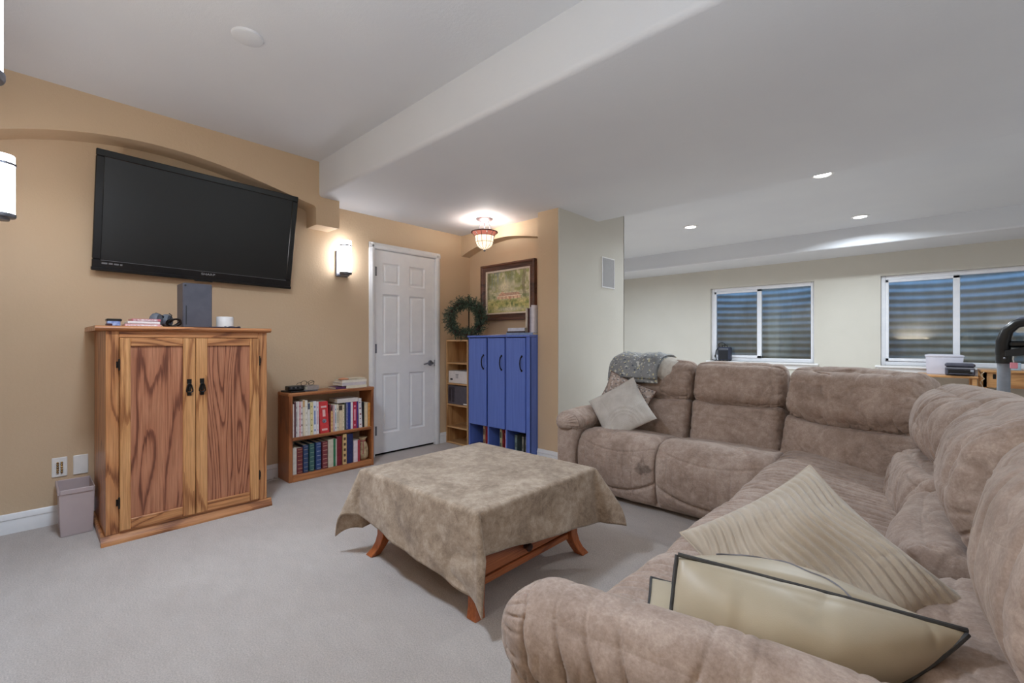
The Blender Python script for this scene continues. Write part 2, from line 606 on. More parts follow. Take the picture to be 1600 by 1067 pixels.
# corrugated steel window wells outside
def wellmat():
    n = NT('galvanised_steel')
    v = n.coords((1, 1, .3))
    col = n.ramp(n.noise(v, 6, 4), [(.3, (205, 196, 172)), (.7, (178, 168, 144))])
    return n.fin(col, .5, .25, n.bump(n.noise(v, 70), .1, .004))
M_WELL = wellmat()
for (a, b) in (W1, W2):
    cx = (a + b) / 2
    V, F = [], []
    na, nz = 40, 150
    for j in range(nz + 1):
        z = .45 + (2.42 - .45) * j / nz
        for i in range(na + 1):
            an = math.pi * i / na
            r = 1.0 + .009 * math.sin(2 * math.pi * z / .112)
            V.append((cx + r * math.cos(an), 8.245 + r * .92 * math.sin(an), z))
    for j in range(nz):
        for i in range(na):
            F.append((j * (na + 1) + i, (j + 1) * (na + 1) + i, (j + 1) * (na + 1) + i + 1, j * (na + 1) + i + 1))
    m_ = MB().add(V, F)
    tag(obj('window_well', m_, M_WELL, None, True, 180), 'corrugated steel well behind the %s window' % ('left' if a < -1 else 'right'), kind='structure')
    g = [(cx + 1.02 * math.cos(math.pi * k / 20), 8.245 + .95 * math.sin(math.pi * k / 20)) for k in range(21)]
    tag(obj('well_gravel', MB().prism(g, 'z', .38, .45), pm('gravel', (150, 140, 125), (110, 102, 92), 60, .9, bump=.8, bscale=50, bdist=.02), None, False), kind='structure')

# baseboards
def bboard(name, p0, p1, nrm):
    """stepped baseboard from p0 to p1, thickness direction nrm"""
    p0, p1, nrm = np.array(p0, float), np.array(p1, float), np.array(nrm, float)
    prof = [(0, 0), (.015, 0), (.015, .062), (.012, .068), (.012, .078), (.015, .082), (.015, .088), (.010, .096), (.008, .110), (.004, .115), (0, .115)]
    V = []
    for p in (p0, p1):
        for d, z in prof:
            V.append((p[0] + nrm[0] * d, p[1] + nrm[1] * d, z))
    n = len(prof)
    F = [(i, (i + 1) % n, n + (i + 1) % n, n + i) for i in range(n)] + [tuple(range(n))[::-1], tuple(range(n, 2 * n))]
    tdir = p1 - p0
    if tdir[0] * nrm[1] - tdir[1] * nrm[0] > 0:
        F = [q[::-1] for q in F]
    return struct(name, MB().add(V, F), M_TRIM)
bboard('baseboard_left', (WX, YB), (WX, 2.25), (1, 0))
bboard('baseboard_left', (WX, 3.111), (WX, 3.56), (1, 0))
bboard('baseboard_back', (WX + .015, YB), (XR, YB), (0, 1))
bboard('baseboard_alcove', (WX + .015, 3.56), (-2.71, 3.56), (0, -1))
bboard('baseboard_pillar', (-2.71, 3.30), (-2.464, 3.30), (0, -1))
bboard('baseboard_pillar', (-2.464, 3.285), (-2.464, 4.51), (1, 0))
bboard('baseboard_window', (-5.1, YW), (XR, YW), (0, -1))

# ------------------------------------------------------------------ door
def make_door():
    t = thing('door_1', (WX, 2.68, 0), None, None, kind='structure')
    y0, y1, zt = 2.307, 3.052, 2.042
    cs = MB()
    def casing(pts):
        pass
    prof = [(0, .0), (0, .016), (.012, .021), (.03, .021), (.036, .016), (.052, .014), (.058, .009), (.058, 0)]
    # left, right, top casing with stepped profile (profile across width, out of the wall)
    for (a, s) in ((y0 - .0, -1), (y1, 1)):
        poly = [(WX + d, a + s * w) for w, d in prof]
        cs.prism(poly, 'z', 0, zt + .055)
    poly = [(WX + d, zt + w) for w, d in prof]
    cs.prism(poly, 'y', y0 - .058, y1 + .058)
    obj('casing', cs, M_TRIM, t)
    jb = MB().box(WX - .09, WX + .004, y0 - .01, y0 + .004, 0, zt).box(WX - .09, WX + .004, y1 - .004, y1 + .01, 0, zt).box(WX - .09, WX + .004, y0, y1, zt - .004, zt + .01)
    obj('jamb', jb, M_TRIM, t)
    # leaf: slab with six sunk and raised panels, as a height field over (y,z)
    a0, a1, b0, b1 = y0 + .006, y1 - .006, .022, zt - .006
    pans = []
    for (p, q) in ((2.403, 2.598), (2.718, 2.915)):
        for (u, w) in ((.215, .81), (.99, 1.605), (1.70, 1.915)):
            pans.append((p, q, u, w))
    ys = sorted(set([a0, a1] + [round(v, 5) for P in pans for e in (P[0], P[1]) for v in ([e + d for d in (0, .014, .022, .034)] if e == P[0] else [e - d for d in (0, .014, .022, .034)])]))
    zs = sorted(set([b0, b1] + [round(v, 5) for P in pans for e, s in ((P[2], 1), (P[3], -1)) for v in [e + s * d for d in (0, .014, .022, .034)]]))
    def depth(y, z):
        for (p, q, u, w) in pans:
            m = min(y - p, q - y, z - u, w - z)
            if m >= -1e-6:
                return float(np.interp(m, [0, .014, .022, .034], [0, -.012, -.012, -.003]))
        return 0.0
    V = [(WX - .006 + depth(y, z), y, z) for z in zs for y in ys]
    n = len(ys)
    F = [(j * n + i, j * n + i + 1, (j + 1) * n + i + 1, (j + 1) * n + i) for j in range(len(zs) - 1) for i in range(n - 1)]
    lf = MB().add(V, F)
    lf.box(WX - .045, WX - .0185, a0, a1, b0, b1)
    for (e0, e1, g0, g1) in ((a0, a0 + .001, b0, b1), (a1 - .001, a1, b0, b1), (a0, a1, b1 - .001, b1), (a0, a1, b0, b0 + .001)):
        lf.box(WX - .045, WX - .006, e0, e1, g0, g1)
    leaf = obj('door_leaf', lf, M_DOOR, t, True, 20)
    tag(obj('gap_shadow', MB().box(WX - .09, WX - .03, y0, y1, 0, .02), M_DARK, t, False), 'dark strip painted as the shade under the door')  # solid strip whose near-black colour stands in for shade
    hz = (1.82, 1.06, .25)
    for z in hz:
        obj('hinge', MB().cyl((WX + .006, y0 + .003, z - .045), (WX + .006, y0 + .003, z + .045), .006, n=8).box(WX - .004, WX + .003, y0 + .003, y0 + .03, z - .045, z + .045, .002), M_STEEL, t)
    hd_ = MB().lathe([(.001, 0), (.03, 0), (.031, .006), (.026, .012), (.012, .014), (.011, .045), (.013, .05), (.0, .052)], (WX - .006, 2.985, .895), 20, [[0, 0, 1], [1, 0, 0], [0, 1, 0]])
    hd_.tube([(WX + .038, 2.985, .895), (WX + .042, 2.95, .899), (WX + .044, 2.915, .896), (WX + .040, 2.878, .888), (WX + .036, 2.872, .884)], [.011, .010, .009, .0085, .006], 10)
    obj('door_handle', hd_, M_STEEL, t)
    obj('latch_plate', MB().box(WX - .007, WX - .003, y1 - .014, y1 - .004, .86, .93), M_STEEL, t, False)
make_door()

# ------------------------------------------------------------------ lamps
M_SHADE = emit('lit_frosted_glass', (244, 247, 255), 14.0)
def sconce(pos, ax, label):
    """pos: centre on wall, ax: outward unit vector (2d)"""
    ax = np.array(ax, float)
    rz = math.atan2(ax[1], ax[0])
    t = thing('wall_sconce', pos, label, 'wall lamp', 'cylinder wall sconces', rz)
    def L(name, mb, m, p=t):
        return obj(name, mb, m, p, local=True)
    L('back_plate', MB().box(0, .02, -.058, .058, -.085, .15, .004), M_PEWTER)
    r, cx, z0, z1 = .05, .085, -.055, .235
    L('glass_shade', MB().lathe([(.0, z0), (r * .9, z0), (r, z0 + .006), (r, z1 - .004), (r * .96, z1), (r * .88, z1), (.0, z1 - .012)], (cx, 0, 0), 28), M_SHADE)
    L('band', MB().lathe([(r - .001, .185), (r + .004, .185), (r + .004, .197), (r - .001, .197)], (cx, 0, 0), 28).box(.0, cx - r + .004, -.01, .01, .185, .197), M_PEWTER)
    L('base_cup', MB().lathe([(.0, -.085), (.03, -.085), (.034, -.074), (r + .001, -.070), (r + .004, -.064), (r + .004, -.052), (r - .002, -.052), (0, -.052)], (cx, 0, 0), 28).box(.0, cx, -.02, .02, -.082, -.062), M_PEWTER)
    return t
sconce((WX, 1.972, 1.81), (1, 0), 'lit wall sconce with white glass cylinder, beside the white door')
sconce((-3.33, YB, 1.81), (0, 1), 'lit wall sconce at the left picture edge, left of the television')
sconce((-1.60, YB, 1.81), (0, 1), 'lit wall sconce in the top left picture corner, closest to the ceiling edge')

# stained glass pendant in front of the alcove
def pendant():
    c = (-3.245, 3.11)
    t = thing('pendant_lamp', (c[0], c[1], 2.355), 'small lit semi flush lamp with a pointed stained glass bowl, in front of the alcove', 'ceiling lamp')
    obj('canopy', MB().lathe([(.0, 2.315), (.02, 2.317), (.05, 2.328), (.082, 2.345), (.09, 2.355), (0, 2.355)], (*c, 0), 28), M_PEWTER, t)
    obj('stem', MB().cyl((*c, 2.2), (*c, 2.325), .007), M_PEWTER, t)
    for k in range(3):
        a = k * 2 * math.pi / 3 + .35
        p = [(c[0] + r_ * math.cos(a), c[1] + r_ * math.sin(a), z) for r_, z in ((.04, 2.325), (.058, 2.28), (.066, 2.235), (.10, 2.213))]
        obj('hanger_rod', MB().tube(p, .004, 6), M_PEWTER, t)
    prof = [(.128, 2.222), (.112, 2.207), (.098, 2.182), (.093, 2.155), (.090, 2.12), (.078, 2.092), (.05, 2.066), (.016, 2.05)]
    def gmat(name, col, s):
        n = NT(name)
        v = n.coords()
        c2 = n.ramp(n.noise(v, 30), [(.35, col), (.65, tuple(min(255, x + 14) for x in col))])
        n.l(c2, n.b.inputs['Base Color'])
        n.l(c2, n.b.inputs['Emission Color'])
        n.b.inputs['Emission Strength'].default_value = s
        n.b.inputs['Roughness'].default_value = .2
        return n.m
    g0 = gmat('lit_amber_glass', (255, 226, 196), 1.15)
    g1 = gmat('lit_rose_glass', (196, 116, 98), .55)
    N = 12
    for k in range(N):                                # twelve lead-framed glass staves in two tiers
        for (i0, i1, m, nm) in ((0, 2, g1, 'rose_pane'), (2, 4, g0, 'amber_pane'), (4, 7, g0, 'tip_pane')):
            V = []
            for i in range(i0, i1 + 1):
                for s in (0.04, .96):
                    a = 2 * math.pi * (k + s) / N
                    V.append((c[0] + prof[i][0] * math.cos(a), c[1] + prof[i][0] * math.sin(a), prof[i][1]))
            F = [(2 * j, 2 * j + 1, 2 * j + 3, 2 * j + 2) for j in range(i1 - i0)]
            obj(nm, MB().add(V, F), m, t)
    ld = MB()
    for k in range(N):
        a = 2 * math.pi * k / N
        ld.tube([(c[0] + r_ * 1.005 * math.cos(a), c[1] + r_ * 1.005 * math.sin(a), z) for r_, z in prof], .0022, 5)
    for i in (2, 4):
        ld.tube([(c[0] + prof[i][0] * 1.006 * math.cos(q), c[1] + prof[i][0] * 1.006 * math.sin(q), prof[i][1]) for q in np.linspace(0, 2 * math.pi, 24, endpoint=False)], .0022, 5, True)
    obj('leading', ld, M_IRON, t)
    obj('rim', MB().tube([(c[0] + .13 * math.cos(q), c[1] + .13 * math.sin(q), 2.222) for q in np.linspace(0, 2 * math.pi, 32, endpoint=False)], .006, 8, True), pm('dark_rose_rim', (96, 58, 52), rough=.4), t)
    obj('finial', MB().sphere((*c, 2.044), (.012, .012, .014)), M_PEWTER, t)
    d = bpy.data.lights.new('pendant_bulb', 'POINT')
    d.energy = 9
    d.color = (1, .95, .9)
    d.shadow_soft_size = .03
    o = bpy.data.objects.new('pendant_bulb', d)
    COL.objects.link(o)
    o.parent = t
    o.location = (0, 0, -.11)
pendant()

M_CAN = emit('lit_downlight_lens', (255, 250, 242), 18)
CANS = [(-2.208, 5.762), (-.563, 6.642), (-.665, 4.741)]
for i, (x, y) in enumerate(CANS):
    t = thing('downlight', (x, y, 2.6), ('recessed downlight of the rear ceiling nearest the cream pillar', 'recessed downlight of the rear ceiling closest to the window wall',
              'recessed downlight of the rear ceiling nearest the camera, topmost of three')[i], 'ceiling light', 'recessed downlights in the rear ceiling')
    obj('trim_ring', MB().lathe([(.062, 2.592), (.068, 2.588), (.088, 2.592), (.09, 2.6), (.062, 2.6)], (x, y, 0), 32), M_TRIM, t)
    obj('lens', MB().lathe([(.0, 2.594), (.063, 2.594), (.063, 2.598), (0, 2.598)], (x, y, 0), 32), M_CAN, t)
    area_light('downlight_beam', (x, y, 2.586), .12, 29, spread=160, color=(.84, .93, 1), parent=t)

# blank round cover on the front ceiling, wall speaker grille on the pillar
t = thing('ceiling_cover', (-2.483, .748, 2.65), 'round white cover plate on the front ceiling', 'cover')
obj('disc', MB().lathe([(.0, 2.636), (.06, 2.637), (.068, 2.641), (.072, 2.65), (0, 2.65)], (-2.483, .748, 0), 40), M_CEIL, t)
t = thing('wall_speaker', (-2.464, 4.165, 1.69), 'rectangular grey speaker grille in a white frame, set in the cream pillar', 'speaker')
mb = MB()
for (a, b, c_, d) in ((4.035, 4.295, 1.69, 1.703), (4.035, 4.295, 2.0, 2.012), (4.035, 4.048, 1.703, 2.0), (4.282, 4.295, 1.703, 2.0)):
    mb.box(-2.464, -2.456, a, b, c_, d, .002)
obj('frame', mb, M_TRIM, t)
gm = NT('speaker_mesh')
_w = gm.n('TexVoronoi')
_w.inputs['Scale'].default_value = 260
gm.l(gm.coords(), _w.inputs['Vector'])
gm_ = gm.fin(gm.ramp(_w.outputs['Distance'], [(.2, (120, 119, 120)), (.5, (168, 167, 168))]), .6)
obj('grille', MB().box(-2.4635, -2.4575, 4.048, 4.282, 1.703, 2.0), gm_, t, False)

# ------------------------------------------------------------------ television
def tv():
    c = np.array([WX + .125, .895, 1.955])
    t = thing('television', tuple(c), 'large black flat screen television mounted on the tan wall above the oak cabinet', 'television')
    th = R(10.5)                                        # leans forward
    roll = R(-.9)
    ex = np.array([math.cos(th), 0, -math.sin(th)])    # out of the screen
    ez = np.array([math.sin(th), 0, math.cos(th)])
    ey = np.array([0, 1, 0.0])
    ey2 = ey * math.cos(roll) + ez * math.sin(roll)
    ez2 = ez * math.cos(roll) - ey * math.sin(roll)
    M = np.stack([ex, ey2, ez2], 1)
    def B(mb):
        return MB().add(np.array(mb.v) @ M.T + c, mb.f)
    hw, hh = .608, .372
    obj('back_shell', B(MB().box(-.055, -.01, -hw + .01, hw - .01, -hh + .02, hh - .01, .02)), M_BLACKM, t)
    bz = MB()
    b = .042
    bb = .062
    for q in ((-hw, hw, hh - b, hh), (-hw, hw, -hh, -hh + bb), (-hw, -hw + b, -hh + bb, hh - b), (hw - b, hw, -hh + bb, hh - b)):
        bz.box(-.03, .008, *q, .004)
    obj('bezel', B(bz), M_BEZEL, t)
    obj('screen', B(MB().box(-.02, .0015, -hw + b - .002, hw - b + .002, -hh + bb - .002, hh - b + .002)), M_SCREEN, t, False)
    sil = pm('silver_trim', (120, 120, 124), rough=.35, metal=.6)
    obj('trim_line', B(MB().box(.006, .0095, -hw + b, hw - b, -hh + bb - .006, -hh + bb - .003)), sil, t, False)
    obj('lower_lip', B(MB().box(-.03, .012, -hw - .004, hw + .004, -hh - .012, -hh + .012, .004)), M_BEZEL, t)
    # maker's name in the middle of the lower bezel
    cu = bpy.data.curves.new('brand_lettering', 'FONT')
    cu.body = 'SHARP'
    cu.size = .022
    cu.align_x = 'CENTER'
    cu.extrude = .0006
    ob = bpy.data.objects.new('brand_lettering', cu)
    COL.objects.link(ob)
    dg = bpy.context.evaluated_depsgraph_get()
    me = bpy.data.meshes.new_from_object(ob.evaluated_get(dg))
    bpy.data.objects.remove(ob)
    V = np.array([v.co[:] for v in me.vertices])
    P = np.stack([.0095 + V[:, 2], V[:, 0] * 1.35 + .02, V[:, 1] - hh + .031], 1)
    obj('brand_lettering', (P @ M.T + c, [list(p.vertices) for p in me.polygons]), pm('silver_print', (165, 165, 168), rough=.4), t, False)
    mk = MB()
    y = -hw + .045
    for w in (.028, .02, .024, .012):
        mk.box(.0085, .0096, y, y + w, -hh + .034, -hh + .044)
        y += w + .006
    obj('corner_marking', B(mk), pm('grey_print', (120, 120, 122), rough=.5), t, False)
    obj('sensor_foot', B(MB().box(-.01, .0125, -.06, .05, -hh - .018, -hh - .010, .002)), M_BLACKM, t)
    obj('wall_mount', MB().box(WX, WX + .02, .65, 1.15, 1.78, 2.12, .003).box(WX + .02, WX + .085, .75, .79, 1.85, 2.08).box(WX + .02, WX + .085, 1.01, 1.05, 1.85, 2.08), M_BLACKM, t)
tv()

# ------------------------------------------------------------------ oak armoire
AT = 1.218
def armoire():
    x1, x0, y0, y1 = -3.335, -3.94, .297, 1.123
    t = thing('armoire', ((x0 + x1) / 2, (y0 + y1) / 2, 0), 'tall honey oak cabinet with two panelled doors and black pulls under the television', 'cabinet')
    tk = .02
    obj('side_panel', MB().box(x0, x1 - .02, y0, y0 + tk, .02, 1.19), M_OAK, t, False)
    obj('side_panel', MB().box(x0, x1 - .02, y1 - tk, y1, .02, 1.19), M_OAK, t, False)
    obj('back_panel', MB().box(x0, x0 + .008, y0 + tk, y1 - tk, .05, 1.19), M_OAK, t, False)
    obj('inner_floor', MB().box(x0 + .008, x1 - .03, y0 + tk, y1 - tk, .05, .066), M_OAK, t, False)
    top = [(x0 - .0, 1.19), (x1 + .012, 1.19), (x1 + .026, 1.198), (x1 + .03, 1.206), (x1 + .026, 1.214), (x1 + .02, AT), (x0, AT)]
    obj('top', MB().prism(top, 'y', y0 - .045, y1 + .02), M_OAKTOP, t)
    obj('stile', MB().box(x1 - .02, x1, y0, y0 + .056, .05, 1.19, .002), M_OAK, t)
    obj('stile', MB().box(x1 - .02, x1, y1 - .056, y1, .05, 1.19, .002), M_OAK, t)
    obj('rail', MB().box(x1 - .02, x1, y0 + .056, y1 - .056, 1.152, 1.19, .002), M_OAKX, t)
    obj('rail', MB().box(x1 - .02, x1, y0 + .056, y1 - .056, .05, .064, .002), M_OAKX, t)
    bp = [(x1 - .01, 0), (x1 + .026, 0), (x1 + .026, .012), (x1 + .018, .026), (x1 + .012, .034), (x1 + .004, .05), (x1 - .01, .05)]
    obj('plinth_moulding', MB().prism(bp, 'y', y0 - .022, y1 + .026), M_OAKX, t)
    obj('plinth_moulding', MB().box(x0, x1, y0 - .018, y0, 0, .045, .006), M_OAKX, t)
    obj('plinth_moulding', MB().box(x0, x1, y1, y1 + .02, 0, .045, .006), M_OAKX, t)
    for k, (a, b, pa, pb, hs) in enumerate(((.354, .7085, .402, .646, 1), (.7115, 1.070, .772, 1.014, -1))):
        z0, z1 = .065, 1.150
        d = obj('door', MB().box(x1 - .004, x1 + .006, pa - .01, pb + .01, .11, 1.115), M_OAKP, t, False)
        xf0, xf1 = x1, x1 + .019
        obj('door_stile', MB().box(xf0, xf1, a, pa, z0, z1, .003), M_OAKL, d)
        obj('door_stile', MB().box(xf0, xf1, pb, b, z0, z1, .003), M_OAKL, d)
        obj('door_rail', MB().box(xf0, xf1 - .001, pa, pb, z0, .124, .003), M_OAKX, d)
        obj('door_rail', MB().box(xf0, xf1 - .001, pa, pb, 1.103, z1, .003), M_OAKX, d)
        hy = .6765 if k == 0 else .742
        h = MB()
        h.box(xf1, xf1 + .004, hy - .012, hy + .012, .872, .900, .002)
        h.box(xf1, xf1 + .004, hy - .009, hy + .009, .83, .875, .001)
        h.box(xf1, xf1 + .004, hy - .011, hy + .011, .798, .822, .002)
        h.cyl((xf1 + .004, hy, .868), (xf1 + .012, hy, .868), .005, n=8)
        h.tube([(xf1 + .012, hy + s_ * w, z) for s_, w, z in ((-1, .004, .872), (-1, .010, .86), (-1, .0155, .835), (-1, .016, .826), (-1, .006, .818), (1, .006, .818), (1, .016, .826), (1, .0155, .835), (1, .010, .86), (1, .004, .872))], .0042, 6, True)
        h.box(xf1 + .004, xf1 + .010, hy - .008, hy + .008, .826, .856, .003)
        obj('pull_handle', h, M_IRON, d)
        hyg = a - .002 if k == 0 else b + .002
        for z in (1.0, .225):
            obj('hinge', MB().cyl((xf1 - .002, hyg, z - .024), (xf1 - .002, hyg, z + .024), .005, n=8).sphere((xf1 - .002, hyg, z + .028), .005, 8, 6).sphere((xf1 - .002, hyg, z - .028), .005, 8, 6)
                .box(x1, x1 + .003, hyg - .012 if k == 0 else hyg, hyg if k == 0 else hyg + .012, z - .018, z + .018), M_IRON, d)
armoire()

# things on the armoire
t = thing('game_console', (-3.52, .748, AT), 'dark grey upright game console tower on the oak cabinet', 'console')
obj('body', MB().box(-3.60, -3.44, .668, .826, AT + .002, AT + .284, .004), M_GREYB, t)
obj('disc_slot', MB().box(-3.4405, -3.4392, .684, .688, AT + .02, AT + .14), M_BLACK, t, False)
obj('power_button', MB().lathe([(0, 0), (.006, 0), (.005, .001), (0, .001)], (-3.44, .682, AT + .268), 16, [[0, 0, 1], [1, 0, 0], [0, 1, 0]]), M_BLACK, t)
obj('top_vent', MB().box(-3.59, -3.45, .678, .816, AT + .284, AT + .2855), M_BLACK, t, False)
t = thing('smart_speaker', (-3.50, .915, AT), 'white cylinder speaker at the right end of the oak cabinet top', 'speaker')
obj('body', MB().lathe([(0, 0), (.046, 0), (.05, .004), (.05, .074), (.047, .079), (0, .079)], (-3.50, .915, AT), 32), pm('white_speaker_shell', (232, 230, 228), rough=.45), t)
obj('foot_ring', MB().lathe([(.044, -.0), (.0505, 0), (.0505, .006), (.044, .006)], (-3.50, .915, AT), 32), pm('pale_blue_ring', (130, 140, 190), rough=.5), t)
cb = MB()
cb.tube([(-3.40 + .02 * math.sin(2.3 * a), .93 + .045 * math.cos(a), AT + .006 + .004 * math.sin(3 * a)) for a in np.linspace(0, 6.2, 30)], .004, 6)
cb.tube([(-3.41, .80, AT + .005), (-3.405, .84, AT + .005), (-3.41, .88, AT + .006), (-3.40, .90, AT + .006)], .004, 6)
tag(obj('charging_cable', cb, pm('dark_blue_cable', (36, 38, 62), rough=.5)), 'short dark cable coiled before the white speaker on the oak cabinet', 'cable')
t = thing('gadget_box', (-3.42, .335, AT), 'small blue and black box at the left end of the oak cabinet top', 'box')
obj('body', MB().box(-3.45, -3.39, .308, .366, AT, AT + .035, .004), pm('blue_print', (96, 116, 176), (170, 186, 220), 60, .4), t)
obj('lid', MB().box(-3.453, -3.387, .305, .372, AT + .027, AT + .042, .004), M_BLACK, t)
obj('base_edge', MB().box(-3.452, -3.388, .306, .33, AT, AT + .014), pm('dark_red', (70, 24, 30), rough=.5), t, False)
for k, (dz, dy, c, lab) in enumerate(((0, 0, (206, 150, 150), 'pale red game case at the bottom of the small pile on the oak cabinet'),
                                      (.0155, .012, (222, 214, 212), 'white game case in the middle of the small pile on the oak cabinet'),
                                      (.031, .03, (176, 92, 100), 'red game case on top of the small pile on the oak cabinet'))):
    t = thing('game_case', (-3.44, .45, AT + dz), lab, 'game case', 'game cases on the oak cabinet')
    y0_ = .385 + dy
    obj('shell', MB().box(-3.53, -3.39, y0_, y0_ + .165 - k * .015, AT + dz, AT + dz + .0145, .002), pm('case_%d' % k, c, tuple(min(255, x + 25) for x in c), 40, .3), t)
    obj('paper_insert', MB().box(-3.3905, -3.3892, y0_ + .006, y0_ + .15 - k * .015, AT + dz + .003, AT + dz + .0115), pm('insert_%d' % k, (236, 226, 226), c, 90, .4), t, False)
# headphones
t = thing('headphones', (-3.47, .57, AT), 'grey and black headphones lying beside the game console', 'headphones')
hm = pm('grey_headphone_pad', (108, 112, 120), (86, 90, 98), 30, .6)
ax_ = [[.3, -.95, 0], [.95, .3, 0], [0, 0, 1]]
for (cx, cy, lab) in ((-3.44, .535, 0), (-3.52, .60, 1)):
    obj('ear_cup', MB().lathe([(0, -.02), (.03, -.022), (.04, -.012), (.041, .008), (.034, .02), (.02, .022), (0, .02)], (cx, cy, AT + .043), 22, [[.8, 0, .6], [-.6, 0, .8], [0, 1, 0]]), hm, t)
obj('headband', MB().tube([(-3.44 - .08 * s + .03 * math.sin(math.pi * s), .535 + .065 * s - .03 * math.sin(math.pi * s), AT + .05 + .03 * math.sin(math.pi * s)) for s in np.linspace(0, 1, 12)], .008, 8), M_BLACKM, t)
t = thing('cable_bundle', (-3.44, .62, AT), 'tangled bundle of black cables between the headphones and the console', 'cable')
cb = MB()
for q in range(4):
    a0_ = rnd.random() * 6
    cb.tube([(-3.44 + .028 * math.sin(a * 1.3 + q) + .01 * q, .622 + (.034 - .004 * q) * math.cos(a + q), AT + .03 + .022 * math.sin(a + q * 1.2)) for a in np.linspace(a0_, a0_ + 6.3, 26)], .0042, 6)
cb.tube([(-3.44, .606, AT + .05), (-3.44, .612, AT + .075), (-3.442, .598, AT + .086)], .003, 6)
obj('loops', cb, M_BLACKM, t)

# ------------------------------------------------------------------ wall plates and bin
t = thing('wall_plate', (WX, .14, .347), 'white wall plate with two rows of brass speaker sockets', 'wall plate', 'white wall plates')
obj('plate', MB().box(WX, WX + .007, .105, .174, .288, .408, .003), M_PLATE, t)
br = pm('brass_socket', (176, 140, 84), (120, 92, 56), 40, .35, .8)
for y in (.131, .149):
    for k in range(5):
        obj('socket', MB().lathe([(0, 0), (.006, 0), (.006, .009), (.003, .011), (0, .011)], (WX + .007, y, .318 + k * .0145), 10, [[0, 0, 1], [1, 0, 0], [0, 1, 0]]), br, t)
t = thing('wall_plate', (WX, .235, .347), 'blank white wall plate right of the brass socket plate', 'wall plate', 'white wall plates')
obj('plate', MB().box(WX, WX + .007, .200, .270, .286, .408, .003), M_PLATE, t)
for z in (.306, .388):
    obj('screw', MB().lathe([(0, 0), (.003, 0), (.002, .0012), (0, .0012)], (WX + .007, .235, z), 8, [[0, 0, 1], [1, 0, 0], [0, 1, 0]]), M_PLATE, t)

def binmat():
    n = NT('frosted_plastic')
    v = n.coords()
    n.fin(n.ramp(n.noise(v, 8), [(.3, (226, 214, 214)), (.7, (218, 205, 206))]), .35)
    tr = n.n('BsdfTranslucent')
    tr.inputs[0].default_value = lin((228, 216, 216))
    tp = n.n('BsdfTransparent')
    mx = n.n('MixShader')
    mx.inputs[0].default_value = .4
    n.l(n.b.outputs[0], mx.inputs[1])
    n.l(tr.outputs[0], mx.inputs[2])
    m2 = n.n('MixShader')
    m2.inputs[0].default_value = .16
    n.l(mx.outputs[0], m2.inputs[1])
    n.l(tp.outputs[0], m2.inputs[2])
    n.l(m2.outputs[0], n.out.inputs[0])
    return n.m
M_BIN = binmat()
t = thing('waste_bin', (-3.79, .205, 0), 'open frosted plastic bin on the carpet left of the oak cabinet', 'bin')
def shell(x0, x1, y0, y1, z0, z1, tp, th):
    """open tapered box"""
    V, F = [], []
    for (e, z) in ((-tp, z0), (0, z1), (-th, z1), (-tp - th, z0 + th)):
        V += [(x0 - e, y0 - e, z), (x1 + e, y0 - e, z), (x1 + e, y1 + e, z), (x0 - e, y1 + e, z)]
    for j in range(3):
        for k in range(4):
            k2 = (k + 1) % 4
            F.append((4 * j + k, 4 * j + k2, 4 * j + 4 + k2, 4 * j + 4 + k))
    F.append((3, 2, 1, 0))
    F.append((12, 13, 14, 15))
    return MB().add(V, F)
obj('tub', shell(-3.93, -3.645, .125, .277, .002, .27, .008, .004), M_BIN, t)
rm = MB()
for q in ((-3.936, -3.64, .119, .129), (-3.936, -3.64, .273, .2775), (-3.936, -3.926, .129, .273), (-3.65, -3.64, .129, .273)):
    rm.box(*q, .245, .272, .003)
obj('rim', rm, M_BIN, t)
tag(obj('floor_cable', MB().tube([(-3.93, 1.19, .03), (-3.90, 1.25, .006), (-3.87, 1.30, .006), (-3.90, 1.36, .008), (-3.86, 1.39, .006), (-3.90, 1.402, .006), (-3.94, 1.38, .01)], .006, 6),
        pm('white_cable', (222, 218, 212), rough=.5)), 'white cable on the carpet between the oak cabinet and the bookcase', 'cable')

# ------------------------------------------------------------------ bookcase and books
BX0, BX1, BY0, BY1 = -3.945, -3.715, 1.414, 2.16
def bookcase():
    t = thing('bookcase', ((BX0 + BX1) / 2, (BY0 + BY1) / 2, 0), 'low reddish wooden bookcase with two shelves of books, beside the white door', 'bookcase')
    obj('side_panel', MB().box(BX0, BX1, BY0, BY0 + .03, 0, .70, .004), M_BC, t)
    obj('side_panel', MB().box(BX0, BX1, BY1 - .022, BY1, 0, .70, .004), M_BC, t)
    obj('top_board', MB().box(BX0, BX1 + .002, BY0 - .004, BY1 + .004, .688, .716, .006), M_BCY, t)
    obj('shelf_board', MB().box(BX0, BX1 - .004, BY0 + .03, BY1 - .022, .330, .356, .003), M_BCY, t)
    obj('bottom_board', MB().box(BX0, BX1, BY0 + .03, BY1 - .022, .0, .056, .004), M_BCY, t)
    obj('back_slat', MB().box(BX0, BX0 + .012, BY0 + .03, BY1 - .022, .10, .14), M_BC, t, False)
bookcase()

_bm = {}
def bmat(c, rough=.45):
    k = (tuple(c), rough)
    if k not in _bm:
        _bm[k] = pm('book_cover_%d' % len(_bm), c, tuple(max(0, x - 14) for x in c), 30, rough)
    return _bm[k]

